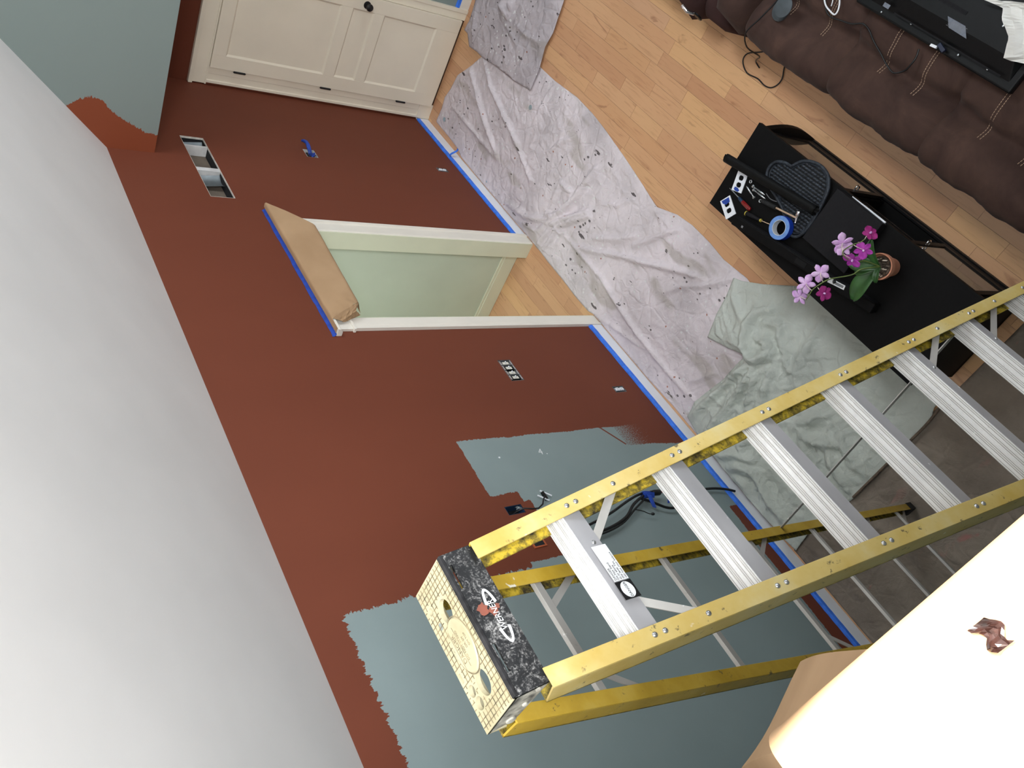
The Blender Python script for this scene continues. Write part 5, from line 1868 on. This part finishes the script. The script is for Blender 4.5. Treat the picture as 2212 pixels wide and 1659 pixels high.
mb = MB(); mb.lathe([(0.0105 + 0.0025 * ((i % 2)), i / 27 * (B_ - A).length) for i in range(28)], A, 12, B_ - A); mb.build('grip', M['rubber'], t, smooth=45)
lathe_tool(t, 'shaft', 'brass', B_, C_, [(0.0055, 0), (0.0055, 1)])
mb = MB(); mb.lathe([(0.012, 0), (0.013, .004), (0.013, .022), (0.008, .028), (0.009, .045), (0.006, .055), (0.010, .060), (0.002, .066)], C_ + Vector((0.012, -0.034, 0.0)), 14, (-0.35, 1, 0)); mb.build('head', M['chrome'], t, smooth=45)
for lab, a, b in (('bright bolt lying apart, nearest the red screwdriver', (-3.794, -1.652), (-3.885, -1.630)),
                  ('bright bolt of the pair, nearer the black roll', (-3.927, -1.680), (-3.827, -1.674)),
                  ('bright bolt of the pair, the one nearer the cover plates', (-3.944, -1.666), (-3.842, -1.662))):
    t = thing('bolt', (a[0], a[1], ZT), lab, 'bolt', 'loose bolts on the TV stand')
    lathe_tool(t, 'shank', 'steel', a + (ZT + .007,), b + (ZT + .007,), [(0.001, 0), (0.005, .12), (0.005, .6), (0.0038, .62), (0.0038, .88)])
    lathe_tool(t, 'head', 'steel', tuple(np.array(a) + (np.array(b) - np.array(a)) * .86) + (ZT + .007,), b + (ZT + .008,), [(0.005, 0), (0.0085, .15), (0.0085, .8), (0.004, 1)], 6)
for lab, p in (('dark metal ring beside the bolts and black roll', (-3.801, -1.684)), ('dark metal nut beside the lone bolt', (-3.921, -1.639))):
    mb = MB(); mb.tube([(p[0] + .0075 * math.cos(a), p[1] + .0075 * math.sin(a), ZT + .004) for a in [i * math.pi / 8 for i in range(16)]], 0.0032, 8, closed=True)
    tag(mb.build('washer', M['steel'], smooth=60), lab, 'nut', 'loose nuts on the TV stand')

# blue tape roll
t = thing('tape_roll', (-4.143, -1.616, ZT), 'roll of blue painter\'s tape on the heart-shaped tray', 'tape roll')
z0, z1 = ZT + 0.022, ZT + 0.062
c = (-4.143, -1.616)
mb = MB(); mb.lathe([(0.041, 0), (0.0615, 0), (0.063, .001), (0.063, .037), (0.0615, .038), (0.041, .038), (0.041, 0)], (c[0], c[1], z0), 48, cap=False); mb.build('tape_side', [M['taperoll']], t, smooth=40)
mb = MB()
n = 48
mb.add([(c[0] + r * math.cos(i * 2 * math.pi / n), c[1] + r * math.sin(i * 2 * math.pi / n), z0 + .0384) for r in (0.0412, 0.0617) for i in range(n)], [(i, (i + 1) % n, n + (i + 1) % n, n + i) for i in range(n)])
mb.build('tape_face', M['tapeface'], t)
mb = MB(); mb.lathe([(0.0385, 0), (0.041, 0), (0.041, .039), (0.0385, .039), (0.0385, 0)], (c[0], c[1], z0), 48, cap=False); mb.build('core', M['cardcore'], t, smooth=40)

# flat charcoal box
mb = MB(); mb.box(-4.585, -4.285, -1.945, -1.655, ZT, ZT + 0.050)
t = thing('flat_box', (-4.43, -1.80, ZT), 'flat square charcoal box on the TV stand behind the orchid', 'box')
mb.build('body', M['charcoal'], t, bevel=0.003)
mb = MB(); mb.box(-4.587, -4.283, -1.947, -1.653, ZT + 0.034, ZT + 0.052); mb.build('lid', M['charcoal'], t, bevel=0.003)
# white stick on the front edge
mb = MB(); mb.tube([(-4.352, -1.9485, ZT + .004), (-4.45, -1.9490, ZT + .006), (-4.575, -1.9480, ZT + .006)], [0.0025, 0.0045, 0.0055], 8)
tag(mb.build('white_stick', M['plate'], smooth=50), 'slim white tapered stick on the sofa-side edge of the TV stand', 'stick')

# long black sound bar along the wall side
t = thing('sound_bar', (-4.3, -1.50, ZT), 'long black sound bar along the wall-side edge of the TV stand', 'speaker')
th_ = math.radians(8.2)
ca, sa = math.cos(th_), math.sin(th_)
axx = Vector((-ca, -sa, 0)); ayy = Vector((sa, -ca, 0))
c = Vector((-4.345, -1.550, ZT + 0.030))
mb = MB(); mb.obox(c, axx, ayy, (0, 0, 1), 0.478, 0.026, 0.0295); mb.build('body', M['blackwood'], t, bevel=0.006, seg=3)
mb = MB(); mb.obox(c + ayy * 0.0268, axx, ayy, (0, 0, 1), 0.465, 0.0012, 0.022); mb.build('grille', M['charcoal'], t)
mb = MB(); mb.obox(c + Vector((0, 0, 0.030)) + axx * 0.02, axx, ayy, (0, 0, 1), 0.035, 0.014, 0.0008); mb.build('button_panel', M['gloss'], t)
mb = MB(); mb.obox(c + Vector((0, 0, 0.030)) + axx * 0.13 + ayy * 0.020, axx, ayy, (0, 0, 1), 0.030, 0.0014, 0.0008); mb.build('chrome_strip', M['brass'], t)
mb = MB(); mb.obox(c + Vector((0, 0, 0.030)) + axx * -0.40 - ayy * 0.005, axx, ayy, (0, 0, 1), 0.006, 0.006, 0.0005); mb.build('badge', M['greyprint'], t)
mb = MB(); mb.tube(smooth_path([(-3.926, -1.690, ZT + .004), (-3.965, -1.682, ZT + .004), (-4.00, -1.69, ZT + .003), (-4.02, -1.70, ZT + .003)], 4), 0.0022, 6)
tag(mb.build('wire_scrap', M['greyprint'], smooth=50), 'short bent grey wire beside the black roll', 'wire')


# ------------------------------------------------------------------ orchid
def petal_mesh(c, direction, normal, L, W, cup=0.15):
    d = Vector(direction).normalized()
    nn = Vector(normal); nn = (nn - d * nn.dot(d)).normalized()
    s = d.cross(nn)
    rows = []
    for i in range(8):
        u = i / 7
        w = W * (math.sin(math.pi * min(1, u * 0.96 + 0.04)) ** 0.75) * (0.55 + 0.6 * u) * 0.62
        rows.append([Vector(c) + d * (L * u) + s * (w * v) + nn * (cup * L * (u * u * -0.35 + v * v * 0.3)) for v in (-1, -.5, 0, .5, 1)])
    mb = MB(); mb.grid(rows)
    return mb


def orchid():
    t = thing('potted_orchid', (-4.735, -1.805, ZT), 'magenta and pale pink orchid in a terracotta pot on the TV stand', 'plant')
    c = Vector((-4.735, -1.806, ZT))
    mb = MB(); mb.lathe([(0.043, 0), (0.056, 0.088), (0.0625, 0.090), (0.064, 0.118), (0.058, 0.118), (0.054, 0.10), (0.050, 0.095)], c, 36, cap=False)
    mb.lathe([(0.001, 0.001), (0.043, 0.0)], c, 36, cap=False)
    mb.build('pot', M['terra'], t, smooth=35)
    rows = []
    for i in range(9):
        rows.append([(c.x + 0.0535 * i / 8 * math.cos(a), c.y + 0.0535 * i / 8 * math.sin(a), c.z + 0.096 + 0.006 * noise.noise(Vector((i * 0.9, a * 2, 3)))) for a in [k * math.pi / 12 for k in range(25)]])
    mb = MB(); mb.grid(rows); so = mb.build('soil', M['soil'], t)
    pr = random.Random(2)
    for i in range(22):
        a, r = pr.uniform(0, 6.28), pr.uniform(0, 0.045)
        p = c + Vector((r * math.cos(a), r * math.sin(a), 0.100))
        mb = MB(); mb.obox(p, (pr.uniform(-1, 1), pr.uniform(-1, 1), .2), (pr.uniform(-1, 1), .3, 1), (0.3, 1, pr.uniform(-1, 1)), 0.009, 0.002, 0.004); mb.build('bark_chip', M['lath'] if i % 3 else M['pedicel'], so)
    # leaves
    base = c + Vector((0.0, 0.0, 0.105))

    def leaf(tip, W, lift, bend):
        tip = Vector(tip)
        d = tip - base
        s = Vector((-d.y, d.x, 0)).normalized()
        rows = []
        for i in range(13):
            u = i / 12
            ctr = base + d * u + Vector((0, 0, lift * math.sin(u * math.pi * 0.75)))
            ctr += s * (bend * math.sin(u * math.pi))
            w = W * (math.sin(math.pi * (0.10 + 0.88 * u)) ** 0.6) * (0.55 + 0.55 * u)
            rows.append([ctr + s * (w * v) + Vector((0, 0, 0.012 * abs(v))) for v in (-1, -.6, -.25, 0, .25, .6, 1)])
        mb = MB(); mb.grid(rows); mb.build('leaf', M['leaf'], t, smooth=180, solid=0.0015)
    leaf((-4.735, -1.605, 0.585), 0.052, 0.03, -0.012)
    leaf((-4.615, -1.745, 0.625), 0.045, 0.03, 0.0)
    leaf((-4.650, -1.895, 0.640), 0.026, 0.04, 0.01)
    leaf((-4.665, -1.715, 0.600), 0.026, 0.03, 0.0)
    leaf((-4.775, -1.74, 0.59), 0.02, 0.03, 0.0)
    # flower stems
    s1 = smooth_path([base, base + Vector((0.03, -0.005, 0.10)), Vector((-4.700, -1.80, 0.76)), Vector((-4.665, -1.795, 0.805)), Vector((-4.643, -1.815, 0.822)), Vector((-4.660, -1.860, 0.828)), Vector((-4.684, -1.895, 0.825)), Vector((-4.688, -1.915, 0.815))], 5)
    s2 = smooth_path([base, base + Vector((0.03, 0.04, 0.08)), Vector((-4.690, -1.72, 0.70)), Vector((-4.650, -1.665, 0.765)), Vector((-4.640, -1.630, 0.795)), Vector((-4.632, -1.585, 0.812)), Vector((-4.635, -1.545, 0.810)), Vector((-4.628, -1.520, 0.795))], 5)
    for s in (s1, s2):
        mb = MB(); mb.tube(s, [0.0034 - 0.0014 * i / len(s) for i in range(len(s))], 7); mb.build('flower_stem', M['stem'], t, smooth=60)

    CAMV = Vector((-1.7, -1.1, 3.6)).normalized()

    def flower(pos, face, mat, root_pt, R=0.034, spin=0.0):
        R = R * 1.22
        pos, f = Vector(pos), Vector(face).normalized()
        u = f.orthogonal().normalized()
        v = f.cross(u)
        mb = MB(); mb.lathe([(0.0005, 0), (0.005, .003), (0.006, .010), (0.003, .016), (0.0006, .018)], pos, 10, f)
        fl = mb.build('flower', M['petal'], t, smooth=60)
        for k in range(5):
            a = spin + k * 2 * math.pi / 5
            d = u * math.cos(a) + v * math.sin(a)
            w = 0.036 if k in (1, 4) else 0.024
            pm = petal_mesh(pos, d + f * (0.22 if k % 2 else 0.05), f, R * (1.05 if k in (1, 4) else 1.0), w)
            pm.build('petal', M[mat], fl, smooth=180, solid=0.0006)
        pm = petal_mesh(pos + f * 0.006, -u * 0.6 + f, u, 0.014, 0.008)
        pm.build('lip', M['petal3'], fl, smooth=180)
        mb = MB(); mb.tube(smooth_path([Vector(root_pt), (Vector(root_pt) + pos) / 2 + Vector((0, 0, .008)), pos], 4), 0.0016, 6); mb.build('pedicel', M['pedicel'], fl, smooth=60)

    flower((-4.606, -1.834, 0.80), (0.65, 0.05, -0.45), 'petal', (-4.645, -1.812, 0.822), 0.042, 0.4)
    flower((-4.615, -1.822, 0.785), (0.45, 0.5, -0.5), 'petal', (-4.650, -1.800, 0.818), 0.036, 1.0)
    flower((-4.684, -1.944, 0.80), (-0.3, -0.7, 0.5), 'petal3', (-4.688, -1.915, 0.815), 0.030, 0.9)
    flower((-4.708, -1.872, 0.80), (-0.6, 0.1, 0.8), 'petal2', (-4.665, -1.868, 0.826), 0.036, 0.1)
    flower((-4.690, -1.806, 0.79), (-0.5, 0.4, 0.7), 'petal2', (-4.652, -1.806, 0.818), 0.036, 0.7)
    flower((-4.607, -1.665, 0.80), (0.55, 0.25, -0.6), 'petal', (-4.640, -1.638, 0.79), 0.038, 0.5)
    flower((-4.580, -1.580, 0.80), (0.5, 0.35, -0.6), 'petal', (-4.632, -1.580, 0.812), 0.040, 0.2)
    flower((-4.592, -1.514, 0.795), (0.5, 0.8, -0.4), 'petal', (-4.630, -1.526, 0.80), 0.036, 1.2)
    flower((-4.678, -1.600, 0.79), (-0.6, -0.3, 0.5), 'petal3', (-4.640, -1.605, 0.80), 0.032, 0.3)
    # plant tag clipped to the stem
    tg = smooth_path([(0, 0, 0), (1, 0, 0)], 1)
    p = [Vector((-4.625, -1.655, 0.735)), Vector((-4.700, -1.664, 0.700)), Vector((-4.706, -1.643, 0.700)), Vector((-4.631, -1.632, 0.735))]
    mb = MB(); mb.prism(p, (0.0, 0.0, 0.001)); tagp = mb.build('plant_tag', M['paperwhite'], t)
    q = [p[0].lerp(p[1], .45).lerp(p[3].lerp(p[2], .45), .2), p[0].lerp(p[1], .92).lerp(p[3].lerp(p[2], .92), .2), p[0].lerp(p[1], .92).lerp(p[3].lerp(p[2], .92), .75), p[0].lerp(p[1], .45).lerp(p[3].lerp(p[2], .45), .75)]
    mb = MB(); mb.prism([v + Vector((0, 0, .0012)) for v in q], (0, 0, 0.0002)); mb.build('print', M['greyprint'], tagp)
    mb = MB(); mb.lathe([(0.008, 0), (0.010, 0.006), (0.008, 0.012)], (-4.665, -1.66, 0.738), 10, (0.5, 0.4, 0.7)); mb.build('stem_clip', M['cable'], t, smooth=50)


orchid()

# ------------------------------------------------------------------ brown sofa
def sofa():
    t = thing('sofa', (-4.0, -2.7, 0), 'dark brown microfibre reclining sofa with pale double stitching', 'sofa')
    prof = [(-2.30, 0.04), (-2.26, 0.10), (-2.245, 0.20), (-2.235, 0.30), (-2.232, 0.38), (-2.245, 0.445), (-2.29, 0.485), (-2.36, 0.497), (-2.43, 0.482), (-2.49, 0.448),
            (-2.52, 0.452), (-2.56, 0.488), (-2.64, 0.502), (-2.76, 0.506), (-2.90, 0.500), (-3.10, 0.495), (-3.26, 0.490), (-3.31, 0.52), (-3.34, 0.62), (-3.38, 0.80), (-3.44, 0.95), (-3.52, 1.0)]
    # densify
    dense = []
    pv = smooth_path([(0, a, b) for a, b in prof], 3)
    n = len(pv)

    def surf(xa, xb, name, seam_l=True, seam_r=True, nu=40):
        rows = []
        for i in range(nu + 1):
            u = i / nu
            x = xa + (xb - xa) * u
            e = 1.0
            if seam_l: e = min(e, 1 - math.exp(-(u * abs(xb - xa)) / 0.035))
            if seam_r: e = min(e, 1 - math.exp(-((1 - u) * abs(xb - xa)) / 0.035))
            row = []
            for j, p in enumerate(pv):
                tn = pv[min(j + 1, n - 1)] - pv[max(j - 1, 0)]
                nr = Vector((0, tn.z, -tn.y)).normalized()
                if nr.z < 0 and p.z > 0.45: nr = -nr
                if p.z < 0.44 and nr.y < 0: nr = -nr
                if p.z < 0.44 and p.y > -2.4: nr = Vector((0, abs(nr.y), nr.z))
                wr = 0.009 * (1 - abs(noise.noise(Vector((x * 2.2, p.y * 7, p.z * 7)))) * 2.2) + 0.009 * noise.noise(Vector((x * 12, p.y * 4, p.z * 4))) + 0.004 * noise.noise(Vector((x * 28, p.y * 9, p.z * 9)))
                roll = 0.004 * math.cos((u * 3) * 2 * math.pi)
                row.append(Vector((x, p.y, p.z)) + nr * (-0.030 * (1 - e) + wr + roll * 0.6))
            rows.append(row)
        mb = MB(); mb.grid(rows)
        return mb.build(name, M['sofa'], t, smooth=180)
    seams = [-3.20, -3.835, -4.460, -5.085]
    for a, b in zip(seams, seams[1:]):
        s = surf(a, b, 'seat_section')
        # piped seam on the left edge of each section
    def on(x, yv, off=0.012):
        """height of the upholstery at y"""
        for k in range(len(pv) - 1):
            if (pv[k].y - yv) * (pv[k + 1].y - yv) <= 0 and pv[k].z > 0.38:
                d = pv[k + 1].y - pv[k].y
                w = 0 if abs(d) < 1e-9 else (yv - pv[k].y) / d
                z = pv[k].z + (pv[k + 1].z - pv[k].z) * w
                p = Vector((x, yv, z))
                wr = 0.009 * (1 - abs(noise.noise(Vector((x * 2.2, yv * 7, z * 7)))) * 2.2) + 0.009 * noise.noise(Vector((x * 12, yv * 4, z * 4))) + 0.004 * noise.noise(Vector((x * 28, yv * 9, z * 9)))
                return z + wr + 0.004
        return 0.5
    for xs in (-4.060, -4.275, -4.665, -3.665, -3.42, -4.88):
        for dx in (-0.0075, 0.0075):
            mb = MB()
            for k in range(30):
                y0 = -2.455 - k * 0.0115
                y1 = y0 - 0.008
                mb.tube([(xs + dx, y0, on(xs + dx, y0)), (xs + dx, y1, on(xs + dx, y1))], 0.0017, 5)
            o = mb.build('stitching', M['thread'], t)
            o['kind'] = 'stuff'
    # stitched welt curving up at each seam on the front
    for xs in seams[1:3]:
        mb = MB()
        for k in range(14):
            a0 = k / 14
            y0, z0 = -2.236 - 0.006 * a0, 0.20 + 0.20 * a0
            mb.tube([(xs - 0.012, y0 + 0.004, z0), (xs - 0.012, y0 + 0.004, z0 + 0.009)], 0.0013, 5)
        o = mb.build('stitching', M['thread'], t); o['kind'] = 'stuff'
    # base box behind the front
    mb = MB(); mb.box(-5.35, -2.75, -3.25, -2.34, 0.03, 0.40); mb.build('base', M['sofa_red'], t)
    # left arm: padded roll with a scrolled front
    def pad(name, x0, x1, y0, y1, z0, z1, r, mat):
        rows = []
        nn = 22
        for j in range(15):
            v = j / 14
            row = []
            sy = 1 - abs(2 * v - 1) ** 5
            for i in range(nn + 1):
                a = i / nn * 2 * math.pi
                ca, sa = math.cos(a), math.sin(a)
                sx = math.copysign(abs(ca) ** 0.6, ca)
                sz = math.copysign(abs(sa) ** 0.6, sa)
                k = sy ** 0.35
                wr = 1 + 0.04 * noise.noise(Vector((ca * 2 + x0, sa * 2, v * 5)))
                row.append(((x0 + x1) / 2 + (x1 - x0) / 2 * sx * k * wr, y0 + (y1 - y0) * v, (z0 + z1) / 2 + (z1 - z0) / 2 * sz * k * wr))
            rows.append(row)
        mb = MB(); mb.grid(rows)
        return mb.build(name, M[mat], t, smooth=180)
    pad('arm', -3.22, -2.93, -2.215, -3.3, 0.06, 0.60, 0.05, 'sofa')
    pad('arm_front', -3.02, -2.74, -2.165, -2.6, 0.03, 0.40, 0.05, 'sofa_red')
    pad('console_arm', -2.74, -2.46, -2.11, -3.2, 0.03, 0.40, 0.05, 'sofa_red')
    pad('console_arm', -2.50, -1.70, -2.13, -3.2, 0.03, 0.34, 0.05, 'sofa_red')
    pad('arm', -5.36, -5.06, -2.20, -3.3, 0.06, 0.62, 0.05, 'sofa')
    mb = MB(); mb.tube([(-2.72, -2.17, 0.36), (-2.70, -2.165, 0.40), (-2.66, -2.18, 0.42)], 0.012, 10); mb.build('recliner_lever', M['chrome'], t, smooth=50)
    mb = MB(); mb.lathe([(0.03, 0), (0.034, 0.006), (0.03, 0.012)], (-2.76, -2.175, 0.36), 16, (0, 1, 0.4)); mb.build('lever_plate', M['gloss'], t, smooth=40)


sofa()

# ------------------------------------------------------------------ television lying face down on the sofa
def television():
    t = thing('television', (-4.25, -2.9, 0.53), 'flat black television lying face down on the sofa', 'television')
    x0, x1, y0, y1 = -4.690, -3.790, -3.20, -2.662
    mb = MB(); mb.box(x0, x1, y0, y1, 0.535, 0.572); mb.build('screen_frame', M['gloss'], t, bevel=0.010, seg=3)
    mb = MB(); mb.hexa([(x0 + .03, y0 + .02, .572), (x1 - .05, y0 + .02, .572), (x1 - .05, y1 - .035, .572), (x0 + .03, y1 - .035, .572), (x0 + .06, y0 + .04, .603), (x1 - .09, y0 + .04, .603), (x1 - .09, y1 - .115, .603), (x0 + .06, y1 - .115, .603)])
    bk = mb.build('back_cover', M['gloss'], t, bevel=0.004)
    mb = MB(); mb.prism([(-4.262, -2.795, .6035), (-4.360, -2.795, .6035), (-4.398, -2.757, .6035), (-4.298, -2.760, .6035)], (0, 0, .0006)); lb = mb.build('rating_label', M['label_silver'], t)
    for i in range(6):
        mb = MB(); mb.box(-4.375 + .002 * i, -4.30 + .004 * i, -2.7900 + .005 * i, -2.7885 + .005 * i, .6042, .6045); mb.build('print', M['greyprint'], lb)
    mb = MB(); mb.box(-3.990, -3.955, -2.722, -2.704, .6035, .6042); mb.build('small_label', M['label_silver'], t)
    mb = MB(); mb.box(-4.62, -4.02, -2.706, -2.700, .588, .592); mb.build('vent_slot', M['charcoal'], t)
    mb = MB(); mb.box(-4.33, -4.13, -2.845, -2.828, .6035, .6045); mb.build('moulding', M['charcoal'], t)
    pr = random.Random(3)
    for x, y, z in ((-4.62, -2.80, .6035), (-4.55, -2.70, .58), (-4.40, -2.69, .58), (-4.12, -2.70, .58), (-3.95, -2.68, .575), (-4.50, -2.86, .6035), (-4.2, -2.89, .6035)):
        mb = MB(); mb.lathe([(.005, 0), (.004, .0025), (.0005, .003)], (x, y, z), 10); mb.build('screw', M['steel'], t, smooth=50)


television()
t = thing('plug_adapter', (-4.30, -2.68, 0.58), 'white and navy plug at the edge of the television', 'plug')
mb = MB(); mb.obox((-4.285, -2.672, .592), (1, .1, 0), (0, 1, 0), (0, 0, 1), .016, .006, .006); mb.build('white_connector', M['plate'], t, bevel=.001)
mb = MB(); mb.obox((-4.322, -2.682, .594), (1, -.35, 0), (.35, 1, 0), (0, 0, 1), .022, .009, .008); mb.build('body', M['navy'], t, bevel=.002)

mb = MB(); mb.tube(smooth_path([(x, y, 0.515 + (0.02 if i > 12 else 0.004)) for i, (x, y, z) in enumerate(SOFA_CABLE)], 3), 0.0042, 7)
tag(mb.build('power_cable', M['cable'], smooth=60), 'black power cable looping over the sofa seat to the television', 'cable')
mb = MB(); mb.tube(smooth_path([(x, y, 0.007) for x, y, z in FLOOR_CABLE], 4), 0.0040, 7)
tag(mb.build('power_cable', M['cable'], smooth=60), 'black cable looped on the wooden floor in front of the sofa', 'cable')
mb = MB(); mb.tube(smooth_path([(-3.36, -2.52, .53), (-3.335, -2.45, .524), (-3.30, -2.36, .522), (-3.262, -2.27, .515), (-3.245, -2.200, .42), (-3.22, -2.170, .25), (-3.10, -2.12, 0.10), (-3.04, -2.09, 0.012), (-3.08, -2.075, 0.0075)], 4), 0.0040, 7)
tag(mb.build('power_cable', M['cable'], smooth=60), 'black cable running down the front of the sofa beside the discs', 'cable')

# stack of slate coasters
t0 = None
for i in range(5):
    mb = MB()
    c = Vector((-3.395 - 0.007 * i, -2.452 - 0.006 * i, 0.516 + 0.0085 * i))
    mb.lathe([(0.050, 0), (0.0525, .001), (0.0525, .005), (0.050, .006)], c, 36)
    o = mb.build('disc', M['disc'], smooth=40)
    tag(o, 'dark slate disc in the fanned stack on the sofa, ' + ('topmost', 'second from the top', 'middle one', 'second from the bottom', 'bottom one')[4 - i], 'disc', 'slate discs stacked on the sofa')
# white wire ring
t = thing('white_wire', (-3.69, -2.59, .51), 'bent white wire hook lying on the sofa beside the television', 'wire')
mb = MB(); mb.tube(smooth_path([(-3.60, -2.605, .536), (-3.632, -2.583, .540), (-3.668, -2.572, .542), (-3.712, -2.568, .542), (-3.712, -2.600, .542), (-3.68, -2.64, .54), (-3.62, -2.67, .538)], 5), 0.0042, 8); mb.build('loop', M['plate'], t, smooth=60)
mb = MB(); mb.tube(smooth_path([(-3.640, -2.63, .528), (-3.655, -2.605, .532), (-3.662, -2.59, .534)], 4), 0.0026, 8); mb.build('tail', M['plate'], t, smooth=60)

# milky plastic sheet in the corner
t = thing('plastic_sheet', (-4.65, -2.9, 0.61), 'crinkled milky white plastic sheet over the end of the television', 'plastic sheet')
mb = MB()
out = [(-4.352, -2.905), (-4.463, -2.915), (-4.508, -2.870), (-4.560, -2.836), (-4.600, -2.762), (-4.75, -2.800)]
rows = []
for i in range(25):
    u = i / 24
    k = u * (len(out) - 1)
    a = int(min(k, len(out) - 2)); f = k - a
    ex, ey = out[a][0] + (out[a + 1][0] - out[a][0]) * f, out[a][1] + (out[a + 1][1] - out[a][1]) * f
    row = []
    for j in range(15):
        v = j / 14
        x = ex + (-4.98 - ex) * v
        y = ey + (-3.10 - ey) * v
        z = 0.622 + 0.10 * v + 0.035 * abs(noise.noise(Vector((x * 9, y * 9, 1)))) + 0.012 * noise.noise(Vector((x * 25, y * 25, 2)))
        row.append((x, y, z))
    rows.append(row)
mb.grid(rows)
mb.build('sheet', M['plastic'], t, solid=0.001)
